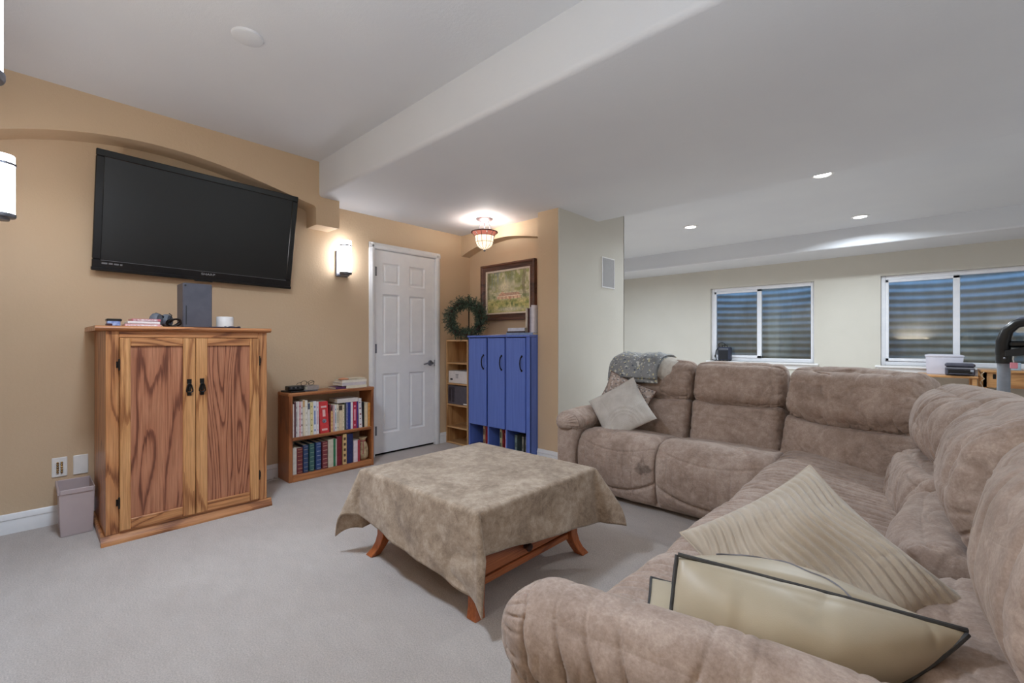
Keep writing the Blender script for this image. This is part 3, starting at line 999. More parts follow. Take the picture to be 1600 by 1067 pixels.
def book(y0, y1, z0, h, dep, c, label, group, cat='book', xf=-3.735, lean=0, hard=False, deco=None, side=None):
    """upright book, spine towards +x; lean shears its top along +y"""
    t = thing('book', ((xf - dep / 2), (y0 + y1) / 2, z0), label, cat, group)
    w = y1 - y0
    ct = .0022 if hard else .0011
    ins = .003 if hard else .0005
    def sh(mb):
        return MB().add([(x, y + lean * (z - z0) / h, z) for x, y, z in mb.v], mb.f)
    cv = MB()
    n = 5
    sp = [(xf - .006 + .006 * math.cos(a), y0 + w / 2 + w / 2 * math.sin(a)) for a in np.linspace(-math.pi / 2, math.pi / 2, n)] if hard else [(xf, y0), (xf, y1)]
    poly = [(xf - dep, y0)] + sp + [(xf - dep, y1), (xf - dep, y1 - ct), (xf - .009, y1 - ct), (xf - .009, y0 + ct), (xf - dep, y0 + ct)]
    cv.prism(poly, 'z', z0, z0 + h)
    obj('cover', sh(cv), bmat(c), t)
    obj('pages', sh(MB().box(xf - dep + ins, xf - .009, y0 + ct, y1 - ct, z0 + ins, z0 + h - ins)), M_PAGES, t, False)
    xo = xf + .0006
    if deco:
        kind, dc = deco
        D = []
        nm = 'spine_print'
        if kind == 'bands':
            nm = 'raised_band'
            for q in (.06, .2, .36, .52, .68, .84, .94):
                D.append(MB().box(xo - .002, xo + .0008, y0 + .004, y1 - .004, z0 + h * q - .0013, z0 + h * q + .0013))
        elif kind == 'labels':
            for q in (.12, .3, .48, .66, .84):
                D.append(MB().box(xo - .001, xo + .0004, y0 + w * .22, y1 - w * .22, z0 + h * q - .012, z0 + h * q + .012))
        elif kind in ('title', 'red'):
            for (q0, q1, a) in (((.1, .16, .3), (.3, .72, .3), (.8, .86, .3)) if kind == 'title' else ((.80, .86, .18), (.08, .14, .18), (.52, .74, .34))):
                D.append(MB().box(xo - .001, xo + .0004, y0 + w * a, y1 - w * a, z0 + h * q0, z0 + h * q1))
        elif kind == 'spots':
            r2 = random.Random(int(y0 * 10000))
            for k_ in range(5):
                q = .12 + .18 * k_ + r2.uniform(-.03, .03)
                sz = r2.uniform(.006, .016)
                D.append(MB().box(xo - .001, xo + .0004, y0 + w * .18 + r2.random() * w * .2, y1 - w * .18 - r2.random() * w * .2, z0 + h * q - sz / 2, z0 + h * q + sz / 2))
        elif kind == 'cap':
            D.append(MB().box(xo - .001, xo + .0004, y0, y1, z0 + h * .8, z0 + h * .985))
        elif kind == 'spiral':
            nm = 'binding_coil'
            D.append(MB().tube([(xo + .003 + .003 * math.sin(a), y0 + w * .16 + .006 * math.cos(a), z0 + h * (.03 + .94 * a / 125.7)) for a in np.linspace(0, 125.7, 200)], .001, 4))
        for d in D:
            obj(nm, sh(d), bmat(dc, .4), t, False)
    if side == 'portrait':
        obj('spine_picture', sh(MB().lathe([(0, 0), (.018, 0), (.018, .0008), (0, .0008)], (xo - .0003, y0 + w / 2, z0 + h * .38), 18, [[0, 0, 1], [1, 0, 0], [0, 1, 0]])), pm('portrait_print', (150, 150, 165), (60, 58, 70), 90, .5), t)
    return t

ORD = ['first', 'second', 'third', 'fourth', 'fifth', 'sixth', 'seventh', 'eighth', 'ninth', 'tenth', 'eleventh', 'twelfth', 'thirteenth', 'fourteenth', 'fifteenth',
       'sixteenth', 'seventeenth', 'eighteenth', 'nineteenth', 'twentieth', 'twenty-first', 'twenty-second', 'twenty-third', 'twenty-fourth', 'twenty-fifth', 'twenty-sixth', 'twenty-seventh', 'twenty-eighth', 'twenty-ninth']
UP = [  # y0, y1, height, colour, description, lean, deco
    (1.450, 1.461, .268, (222, 208, 200), 'thin off-white book', 0, None),
    (1.462, 1.475, .285, (92, 52, 60), 'thin dark maroon book', 0, None),
    (1.476, 1.487, .286, (214, 206, 202), 'thin pale grey book', 0, ('title', (120, 112, 118))),
    (1.488, 1.500, .287, (228, 222, 216), 'thin white book', 0, None),
    (1.501, 1.515, .284, (224, 178, 180), 'pink and white book', 0, ('spots', (190, 90, 100))),
    (1.516, 1.528, .283, (226, 216, 214), 'pale book with a dark mark', 0, ('spots', (90, 40, 60))),
    (1.533, 1.549, .296, (226, 214, 188), 'tall cream book with a tan top', -.004, ('cap', (208, 168, 120))),
    (1.550, 1.571, .290, (230, 224, 210), 'broad cream book', -.004, ('spots', (196, 190, 170))),
    (1.573, 1.590, .268, (222, 220, 214), 'white book with a slate blue top', -.003, ('cap', (92, 98, 116))),
    (1.592, 1.615, .270, (226, 212, 160), 'pale yellow patterned book', -.003, ('spots', (150, 140, 80))),
    (1.617, 1.642, .276, (226, 226, 230), 'white book with blue spine print', -.003, ('title', (110, 130, 180))),
    (1.644, 1.662, .270, (232, 222, 224), 'white and pink book', -.003, ('title', (214, 170, 180))),
    (1.676, 1.750, .268, (206, 62, 66), 'thick bright red book with portrait', -.014, ('red', (232, 186, 184))),
    (1.752, 1.764, .236, (120, 40, 48), 'thin dark red book', 0, None),
    (1.765, 1.783, .178, (222, 184, 128), 'short tan yellow book', 0, ('spots', (200, 150, 90))),
    (1.785, 1.797, .226, (214, 176, 176), 'thin dusty pink book', 0, None),
    (1.801, 1.817, .226, (222, 222, 222), 'white and grey book', -.003, ('title', (120, 140, 160))),
    (1.818, 1.836, .228, (226, 214, 190), 'cream book beside a white one', -.003, ('title', (170, 160, 140))),
    (1.838, 1.866, .220, (220, 200, 168), 'tan book with dark picture on top', 0, ('cap', (80, 66, 58))),
    (1.868, 1.886, .222, (226, 212, 184), 'plain cream book', 0, ('spots', (190, 170, 140))),
    (1.888, 1.900, .236, (62, 70, 58), 'thin dark green book', 0, None),
    (1.902, 1.943, .238, (44, 58, 140), 'blue spiral-bound book', 0, ('spiral', (226, 226, 232))),
    (1.945, 1.964, .236, (230, 224, 226), 'white book right of the spiral-bound one', 0, None),
    (1.966, 2.000, .238, (180, 48, 76), 'crimson book', 0, ('title', (224, 160, 176))),
    (2.001, 2.015, .236, (84, 56, 128), 'thin purple book', 0, None),
    (2.026, 2.055, .262, (228, 222, 222), 'white book with dark red blots', -.010, ('spots', (130, 40, 60))),
    (2.057, 2.072, .226, (28, 24, 26), 'thin black book', 0, None),
    (2.076, 2.108, .216, (218, 196, 164), 'plain beige book', 0, None),
    (2.112, 2.134, .214, (222, 156, 84), 'orange tan book', 0, ('spots', (206, 138, 70))),
]
for i, (a, b, h, c, d, ln, dc) in enumerate(UP):
    book(a, b, .3565, h, .19, c, '%s, %s from left on upper bookcase shelf' % (d, ORD[i]), 'books on the upper bookcase shelf', lean=ln, deco=dc,
         side='portrait' if 'portrait' in d else None)
LOW = [
    (1.449, 1.480, .215, (204, 196, 186), 'grey beige paper-bound book', None, False),
    (1.486, 1.531, .208, (120, 54, 58), 'maroon leather book with gold bands', ('bands', (196, 150, 110)), True),
    (1.537, 1.576, .222, (52, 72, 108), 'blue leather book with gold bands', ('bands', (150, 150, 140)), True),
    (1.588, 1.626, .226, (62, 100, 98), 'teal green leather book with gold bands', ('bands', (150, 170, 150)), True),
    (1.642, 1.682, .228, (56, 78, 126), 'blue leather book with silver bands', ('bands', (170, 175, 190)), True),
    (1.695, 1.738, .226, (126, 58, 64), 'maroon leather book with cream bands', ('bands', (214, 180, 160)), True),
    (1.742, 1.786, .236, (206, 196, 178), 'broad beige book', None, False),
    (1.788, 1.806, .236, (52, 120, 84), 'green book', None, False),
    (1.807, 1.817, .232, (196, 190, 178), 'thin pale book', None, False),
    (1.819, 1.866, .250, (122, 28, 44), 'thick dark red book', None, True),
    (1.873, 1.906, .264, (214, 180, 128), 'tan book with a column of dark squares', ('labels', (96, 70, 48)), False),
    (1.912, 1.968, .258, (34, 44, 92), 'thick navy blue book', None, True),
    (1.973, 2.010, .190, (228, 208, 212), 'short pale pink book', None, False),
    (2.012, 2.034, .190, (170, 52, 66), 'thin red book', None, False),
]
for i, (a, b, h, c, d, dc, hard) in enumerate(LOW):
    book(a, b, .0565, h, .17 if i not in (2, 3, 4) else .19, c, '%s, %s from left on lower bookcase shelf' % (d, ORD[i]), 'books on the lower bookcase shelf', deco=dc, hard=hard)

def flatbook(x0, x1, y0, y1, z0, th, c, label, group, cat='book', hard=True, rot=0):
    """book lying flat, spine along +x side"""
    cx, cy = (x0 + x1) / 2, (y0 + y1) / 2
    t = thing('book', (cx, cy, z0), label, cat, group, rot)
    hx, hy = (x1 - x0) / 2, (y1 - y0) / 2
    ct = .0025 if hard else .0012
    cv = MB().box(-hx, hx, -hy, hy, 0, ct).box(-hx, hx, -hy, hy, th - ct, th).box(hx - ct, hx, -hy, hy, ct, th - ct)
    obj('cover', cv, bmat(c), t, False, local=True)
    obj('pages', MB().box(-hx + .003, hx - ct, -hy + .003, hy - .003, ct, th - ct), M_PAGES, t, False, local=True)
    return t
flatbook(-3.90, -3.735, 1.822, 2.012, .5955, .034, (220, 212, 206), 'white book lying flat on the upright books of the upper shelf', 'books lying flat in the bookcase')
flatbook(-3.9325, -3.9265, 1.47, 1.60, .0565, .262, (224, 220, 212), 'tall white box file standing behind the leather books', 'books lying flat in the bookcase', 'box', hard=False)
# sack on the lower shelf
def sack():
    t = thing('drawstring_sack', (-3.79, 2.085, .0565), 'small beige fabric sack with tied neck at the right end of the lower shelf', 'bag')
    prof = [(.004, 0), (.036, .002), (.044, .02), (.047, .06), (.046, .10), (.040, .13), (.030, .152), (.022, .165), (.022, .172), (.032, .19), (.040, .20), (.030, .202), (.012, .185)]
    V, F = [], []
    n = 32
    for j, (r, z) in enumerate(prof):
        for k in range(n):
            a = 2 * math.pi * k / n
            rr = r * (1 + .10 * math.sin(7 * a + .6 * j) + .05 * math.sin(13 * a))
            V.append((-3.79 + rr * 1.1 * math.cos(a), 2.087 + rr * math.sin(a), .0565 + z))
    for j in range(len(prof) - 1):
        for k in range(n):
            k2 = (k + 1) % n
            F.append((j * n + k, j * n + k2, (j + 1) * n + k2, (j + 1) * n + k))
    F.append(tuple(range(n))[::-1])
    obj('pouch', MB().add(V, F), pm('burlap', (196, 172, 136), (150, 124, 92), 24, .9, bump=.5, bscale=300), t, True, 180)
    obj('drawstring', MB().tube([(-3.79 + .027 * math.cos(a), 2.087 + .026 * math.sin(a), .0565 + .168) for a in np.linspace(0, 6.28, 18, endpoint=False)], .004, 6, True)
        .tube([(-3.762, 2.08, .222), (-3.748, 2.07, .20), (-3.742, 2.072, .16), (-3.742, 2.066, .11)], .003, 6), pm('red_cord', (150, 54, 60), rough=.7), t)
sack()

# on top of the bookcase
Z = .716
def slab(name, x0, x1, y0, y1, z0, z1, m, label, cat, rot=0, edge=None):
    t = thing(name, ((x0 + x1) / 2, (y0 + y1) / 2, z0), label, cat, None, rot)
    hx, hy = (x1 - x0) / 2, (y1 - y0) / 2
    obj('body', MB().box(-hx, hx, -hy, hy, 0, z1 - z0, .003), m, t, local=True)
    if edge:
        obj(edge[0], MB().box(-hx + .004, hx - .004, -hy + .004, hy - .004, z1 - z0, z1 - z0 + .001), edge[1], t, False, local=True)
    return t
slab('tablet', -3.90, -3.735, 1.425, 1.545, Z, Z + .012, M_BLACK, 'thin black tablet at the left end of the bookcase top', 'tablet', .12, ('screen', M_SCREEN))
slab('notebook', -3.89, -3.75, 1.552, 1.665, Z, Z + .012, pm('grey_notebook', (104, 106, 112), rough=.5), 'thin grey notebook on the bookcase top, beneath the light book', 'notebook', -.08, ('cover_label', pm('silver_label', (150, 152, 158), rough=.4)))
t = thing('sensor_bar', (-3.80, 1.495, Z + .014), 'small black camera bar lying on the black tablet', 'camera')
obj('body', MB().box(-3.84, -3.765, 1.428, 1.556, Z + .014, Z + .052, .006), M_BLACK, t)
for y in (1.452, 1.487, 1.522):
    obj('lens', MB().lathe([(0, 0), (.008, 0), (.009, .002), (.006, .004), (0, .004)], (-3.765, y, Z + .034), 16, [[0, 0, 1], [1, 0, 0], [0, 1, 0]]), pm('lens_glass', (74, 72, 76), rough=.15), t)
flatbook(-3.88, -3.745, 1.565, 1.665, Z + .0135, .032, (156, 146, 140), 'grey beige book under the eyeglasses on the bookcase top', 'books lying on top of the bookcase', hard=False, rot=.06)
def glasses(c, z):
    t = thing('eyeglasses', (c[0], c[1], z), 'black framed eyeglasses resting on the book pile on the bookcase', 'eyeglasses')
    for s in (-1, 1):
        obj('lens_rim', MB().tube([(c[0] + .006 * math.sin(a), c[1] + s * .03 + .024 * math.cos(a), z + .022 + .02 * math.sin(a)) for a in np.linspace(0, 6.28, 20, endpoint=False)], .0022, 6, True), M_BLACK, t)
        obj('temple_arm', MB().tube([(c[0], c[1] + s * .055, z + .03), (c[0] - .05, c[1] + s * .056, z + .022), (c[0] - .10, c[1] + s * .05, z + .006)], .0022, 6), M_BLACK, t)
    obj('bridge', MB().tube([(c[0], c[1] - .007, z + .026), (c[0] + .003, c[1], z + .03), (c[0], c[1] + .007, z + .026)], .0022, 6), M_BLACK, t)
glasses((-3.775, 1.585), Z + .047)
flatbook(-3.90, -3.75, 1.815, 1.905, Z, .016, (92, 52, 96), 'purple book at the left foot of the right-hand pile on the bookcase', 'books lying on top of the bookcase', hard=False)
flatbook(-3.92, -3.745, 1.910, 2.105, Z, .024, (226, 218, 196), 'cream book at the bottom of the right-hand pile on the bookcase', 'books lying on top of the bookcase')
flatbook(-3.92, -3.748, 1.868, 2.100, Z + .0245, .026, (206, 198, 200), 'pale grey book in the middle of the right-hand pile on the bookcase', 'books lying on top of the bookcase', rot=.03)
flatbook(-3.92, -3.752, 1.880, 2.108, Z + .051, .022, (230, 222, 206), 'white book with a reddish edge, top of the right-hand pile', 'books lying on top of the bookcase', rot=-.03)
t = thing('folded_cloth', (-3.82, 1.92, Z + .073), 'small orange cloth bundle on top of the right-hand pile', 'cloth')
obj('bundle', MB().sphere((-3.81, 1.915, Z + .080), (.05, .045, .010), 16, 8), pm('orange_cloth', (222, 160, 124), (206, 140, 104), 30, .8), t)
t = thing('paper_stack', (-3.83, 2.03, Z + .073), 'loose cream papers on the right end of the right-hand pile', 'paper')
for k in range(3):
    obj('sheet', MB().obox((-3.83, 2.035, Z + .0765 + .0035 * k), (.06, .065, .0014), [[math.cos(.1 * k), -math.sin(.1 * k), 0], [math.sin(.1 * k), math.cos(.1 * k), 0], [0, 0, 1]]), M_PAGES, t, False)

# ------------------------------------------------------------------ alcove: pine shelf, blue cabinet, wreath, painting
SX0, SX1, SY0, SY1 = -3.948, -3.586, 3.19, 3.50
def pine_shelf():
    t = thing('shelf_unit', ((SX0 + SX1) / 2, (SY0 + SY1) / 2, 0), 'narrow pale pine shelf unit left of the blue cabinet', 'shelf')
    obj('side_panel', MB().box(SX0, SX0 + .016, SY0, SY1, 0, 1.147, .002), M_PINE, t)
    obj('side_panel', MB().box(SX1 - .016, SX1, SY0, SY1, 0, 1.147, .002), M_PINE, t)
    obj('back_panel', MB().box(SX0 + .016, SX1 - .016, SY1 - .006, SY1, .02, 1.13), M_PINE, t, False)
    obj('top_board', MB().box(SX0 + .0, SX1, SY0 - .002, SY1, 1.131, 1.149, .002), M_PINEX, t)
    for z in (.880, .652, .420, .175, .0):
        obj('shelf_board', MB().box(SX0 + .016, SX1 - .016, SY0 + .004, SY1 - .006, z, z + .018, .002), M_PINEX, t)
pine_shelf()
t = thing('white_box', (-3.77, 3.33, .670), 'white printed carton on the third shelf of the pine unit', 'box')
obj('carton', MB().box(-3.925, -3.606, 3.205, 3.46, .6705, .805, .003), pm('white_card', (222, 216, 214), (214, 208, 206), 20, .6), t)
obj('printed_oval', MB().prism([(-3.872 + .024 * math.cos(a), .712 + .011 * math.sin(a)) for a in np.linspace(0, 6.283, 20, endpoint=False)], 'y', 3.2044, 3.2052), pm('black_print', (44, 40, 42), rough=.6), t, False)
obj('printed_symbol', MB().box(-3.805, -3.755, 3.2044, 3.2052, .765, .77).box(-3.795, -3.788, 3.2044, 3.2052, .725, .766).box(-3.772, -3.765, 3.2044, 3.2052, .725, .766), pm('grey_print', (84, 80, 84), rough=.6), t, False)
t = thing('dark_box', (-3.77, 3.33, .438), 'dark grey product box on the shelf under the white carton', 'box')
obj('carton', MB().box(-3.928, -3.606, 3.20, 3.46, .4385, .642, .003), pm('charcoal_card', (86, 80, 88), (78, 72, 80), 20, .5), t)
obj('printed_picture', MB().prism([(-3.915, .47), (-3.875, .465), (-3.872, .60), (-3.862, .60), (-3.858, .46), (-3.82, .46), (-3.815, .62), (-3.84, .632), (-3.90, .63), (-3.918, .60)], 'y', 3.1992, 3.2005), pm('dark_print', (34, 28, 38), (58, 50, 60), 40, .5), t, False)
obj('small_label', MB().box(-3.668, -3.612, 3.1992, 3.2005, .446, .458), M_PLATE, t, False)

CX0, CX1, CY0, CY1 = -3.576, -2.716, 3.19, 3.53
def blue_cabinet():
    t = thing('blue_cabinet', ((CX0 + CX1) / 2, (CY0 + CY1) / 2, 0), 'blue painted locker cabinet with three doors above open cubbies', 'cabinet')
    zt = 1.193
    obj('side_panel', MB().box(CX0, CX0 + .02, CY0 + .004, CY1, 0, zt - .02, .002), M_BLUE, t)
    obj('side_panel', MB().box(CX1 - .02, CX1, CY0 + .004, CY1, 0, zt - .02, .002), M_BLUE, t)
    obj('back_panel', MB().box(CX0 + .02, CX1 - .02, CY1 - .008, CY1, .0, zt - .02), M_BLUEIN, t, False)
    obj('top_board', MB().box(CX0 - .006, CX1 + .004, CY0 - .010, CY1, zt - .02, zt, .003), M_BLUE, t)
    obj('right_stile', MB().box(-2.762, CX1, CY0 - .002, CY0 + .018, 0, zt - .02, .002), M_BLUE, t)
    obj('cubby_ceiling', MB().box(CX0 + .02, CX1 - .02, CY0 + .02, CY1 - .008, .256, .270), M_BLUEIN, t, False)
    obj('cubby_floor', MB().box(CX0 + .02, CX1 - .02, CY0 + .006, CY1 - .008, .03, .046), M_BLUEIN, t, False)
    obj('toe_board', MB().box(CX0 + .02, -2.762, CY0 + .01, CY0 + .022, 0, .03), M_BLUE, t, False)
    for x in (-3.277, -3.021):
        obj('divider', MB().box(x - .009, x + .009, CY0 + .004, CY1 - .008, .03, 1.17), M_BLUE, t, False)
    for (a, b) in ((-3.548, -3.289), (-3.264, -3.031), (-3.011, -2.765)):
        d = obj('door', MB().box(a, b, CY0 - .016, CY0 + .003, .268, 1.163, .003), M_BLUE, t)
        hx = b - .038
        obj('handle', MB().tube([(hx, CY0 - .016, .985), (hx, CY0 - .034, .975), (hx - .003, CY0 - .040, .95), (hx - .004, CY0 - .042, .92), (hx - .003, CY0 - .040, .89), (hx, CY0 - .034, .865), (hx, CY0 - .016, .855)], [.007, .006, .005, .0055, .005, .006, .007], 8)
            .sphere((hx, CY0 - .018, .989), .010, 8, 6).sphere((hx, CY0 - .018, .851), .010, 8, 6), M_IRON, d)
blue_cabinet()
# books and cases in the cubbies
CUB = [(-3.412, .028, .20, (196, 170, 140), 'tan and brown game box in the left cubby of the blue cabinet', (90, 60, 44)),
       (-3.378, .022, .215, (176, 34, 40), 'red book in the left cubby of the blue cabinet', (120, 20, 30)),
       (-3.348, .026, .205, (206, 130, 134), 'pink box at the right of the left cubby in the blue cabinet', (236, 190, 190)),
       (-3.168, .03, .205, (196, 190, 150), 'book with a pale green picture in the middle cubby of the blue cabinet', (70, 90, 70)),
       (-3.130, .022, .21, (150, 32, 40), 'dark red book in the middle cubby of the blue cabinet', (90, 16, 24)),
       (-3.095, .028, .225, (214, 140, 150), 'pink book at the right of the middle cubby in the blue cabinet', (240, 200, 205)),
       (-2.965, .035, .17, (96, 110, 108), 'grey green figure box at the left of the right cubby', (140, 156, 150)),
       (-2.870, .025, .165, (120, 120, 112), 'slim grey box in the middle of the right cubby', (160, 158, 148)),
       (-2.825, .022, .165, (110, 108, 100), 'slim olive grey box at the right of the right cubby', (158, 154, 140))]
for (x, w, h, c, lab, c2) in CUB:
    h = min(h, .198)
    t = thing('cubby_book', (x + w / 2, 3.33, .046), lab, 'book', 'books in the blue cabinet cubbies')
    obj('cover', MB().box(x, x + w, 3.25, 3.44, .0465, .0465 + h, .002), bmat(c), t)
    obj('spine_print', MB().box(x + w * .2, x + w * .8, 3.2492, 3.2504, .0465 + h * .55, .0465 + h * .85).box(x + w * .25, x + w * .75, 3.2492, 3.2504, .0465 + h * .1, .0465 + h * .3), bmat(c2), t, False)
# on the blue cabinet
Z2 = 1.193
t = thing('paper_sheets', (-3.27, 3.34, Z2), 'loose white papers lying on the left of the blue cabinet top', 'paper')
for k in range(4):
    a = .12 * (k - 1.5)
    obj('sheet', MB().obox((-3.31 + .05 * k, 3.33 + .01 * k, Z2 + .0015 + .003 * k), (.10, .075, .0012), [[math.cos(a), -math.sin(a), 0], [math.sin(a), math.cos(a), 0], [0, 0, 1]]), pm('sheet_%d' % k, (224 - 8 * k, 214 - 10 * k, 214 - 6 * k), rough=.8), t, False)
def flatbook_y(x0, x1, y0, y1, z0, th, c, label, group):
    """book lying flat, spine on the -y side"""
    t = thing('book', ((x0 + x1) / 2, (y0 + y1) / 2, z0), label, 'book', group)
    ct = .0025
    obj('cover', MB().box(x0, x1, y0, y1, z0, z0 + ct).box(x0, x1, y0, y1, z0 + th - ct, z0 + th).box(x0, x1, y0, y0 + ct, z0 + ct, z0 + th - ct), bmat(c), t, False)
    obj('pages', MB().box(x0 + .003, x1 - .003, y0 + ct, y1 - .003, z0 + ct, z0 + th - ct), M_PAGES, t, False)
flatbook_y(-3.07, -2.722, 3.24, 3.46, Z2, .022, (140, 160, 190), 'light blue book at the bottom of the flat pile on the blue cabinet', 'books lying on the blue cabinet')
flatbook_y(-3.07, -2.83, 3.25, 3.46, Z2 + .0225, .016, (72, 62, 66), 'dark book in the middle of the flat pile on the blue cabinet', 'books lying on the blue cabinet')
flatbook_y(-3.055, -2.835, 3.25, 3.45, Z2 + .039, .032, (216, 218, 228), 'white book on top of the flat pile on the blue cabinet', 'books lying on the blue cabinet')
for (x, w, h, c, lab) in ((-2.826, .016, .235, (212, 200, 186), 'cream upright book left of the dark red one on the blue cabinet'),
                          (-2.807, .018, .232, (72, 26, 32), 'dark red upright book on the blue cabinet'),
                          (-2.786, .016, .245, (176, 172, 186), 'lavender grey upright book on the blue cabinet'),
                          (-2.767, .036, .262, (226, 220, 226), 'white upright book at the right end of the blue cabinet')):
    z = Z2 + .0225
    t = thing('book', (x + w / 2, 3.35, z), lab, 'book', 'upright books on the blue cabinet')
    yb = 3.27 if x > -2.81 else 3.255
    obj('cover', MB().prism([(x, 3.44), (x, yb), (x + w, yb), (x + w, 3.44), (x + w - .002, 3.44), (x + w - .002, yb + .003), (x + .002, yb + .003), (x + .002, 3.44)], 'z', z if x > -2.81 else z + .05, z + h), bmat(c), t, False)
    obj('pages', MB().box(x + .002, x + w - .002, yb + .003, 3.437, (z if x > -2.81 else z + .05) + .003, z + h - .003), M_PAGES, t, False)

# wreath on a stand
def wreath():
    c = np.array([-3.655, 3.225, 1.372])
    RW = np.array(Matrix.Rotation(R(40), 3, 'Z'))
    t = thing('wreath_stand', (-3.69, 3.30, 1.149), 'thin dark metal wreath stand with a ball finial on the pine shelf unit', 'stand')
    obj('rod', MB().cyl((-3.69, 3.30, 1.155), (-3.69, 3.30, 1.60), .006, n=10), M_IRON, t)
    obj('base', MB().lathe([(0, 1.149), (.05, 1.1495), (.05, 1.155), (.01, 1.162), (0, 1.162)], (-3.69, 3.30, 0), 20), M_IRON, t)
    obj('finial', MB().sphere((-3.69, 3.30, 1.612), (.018, .018, .023), 14, 10), pm('bronze_ball', (92, 66, 40), rough=.35, metal=.6), t)
    obj('hook', MB().tube([(-3.69, 3.298, 1.57), (-3.675, 3.275, 1.57), (-3.66, 3.25, 1.565), (-3.65, 3.232, 1.58)], .005, 6), M_IRON, t)
    t = thing('wreath', (c[0], c[1], c[2] - .22), 'round green pine wreath hanging on a stand above the pine shelf unit', 'wreath')
    g = MB()
    g.tube([c + RW @ np.array([.172 * math.cos(a), 0, .172 * math.sin(a)]) for a in np.linspace(0, 6.283, 48, endpoint=False)], .022, 8, True)
    obj('twig_ring', g, pm('brown_twig', (76, 58, 44), (54, 42, 34), 40, .9), t)
    rs = np.random.RandomState(3)
    gm1 = [pm('pine_green_%d' % i, q, tuple(int(x * .8) for x in q), 30, .7) for i, q in enumerate(((74, 98, 80), (96, 118, 98), (56, 76, 62)))]
    MBs = [MB(), MB(), MB()]
    for s in range(620):                              # sprigs, each a spray of thin blades
        a = rs.rand() * 2 * math.pi
        b = rs.rand() * 2 * math.pi
        er = RW @ np.array([math.cos(a), 0, math.sin(a)])
        et = RW @ np.array([-math.sin(a), 0, math.cos(a)])
        ey = RW @ np.array([0, -1, 0])
        o = c + er * (.172 + .02 * math.cos(b)) + ey * .02 * math.sin(b)
        d = er * math.cos(b) * .75 + ey * abs(math.sin(b)) * .7 + et * rs.uniform(.1, .9)
        d /= np.linalg.norm(d)
        L = rs.uniform(.045, .085)
        mb = MBs[rs.randint(3)]
        for q in range(7):
            f = (q + .5) / 7
            base = o + d * L * f
            side = np.cross(d, rs.randn(3))
            side /= np.linalg.norm(side) + 1e-9
            tip = base + (d * .6 + side * .75) * .030 * (1.15 - f * .5)
            w = np.cross(tip - base, rs.randn(3))
            w = w / (np.linalg.norm(w) + 1e-9) * .0036
            mb.add([base - w, base + w, tip + w * .3, tip - w * .3], [(0, 1, 2, 3)])
        w = np.cross(d, [0, 1, .3])
        w = w / (np.linalg.norm(w) + 1e-9) * .002
        mb.add([o - w, o + w, o + d * L * 1.1], [(0, 1, 2)])
    for i, mb in enumerate(MBs):
        tag(obj('needles', mb, gm1[i], t, False), kind='stuff')
    for a in (.5, 1.9, 2.6, 4.0, 4.35, 5.6):
        p = c + RW @ np.array([.172 * math.cos(a), -.035, .172 * math.sin(a)])
        obj('pine_cone', MB().lathe([(.003, -.022), (.012, -.016), (.016, -.004), (.013, .01), (.004, .022)], tuple(p), 10), pm('cone_brown', (70, 52, 42), (44, 32, 28), 90, .9), t)
wreath()

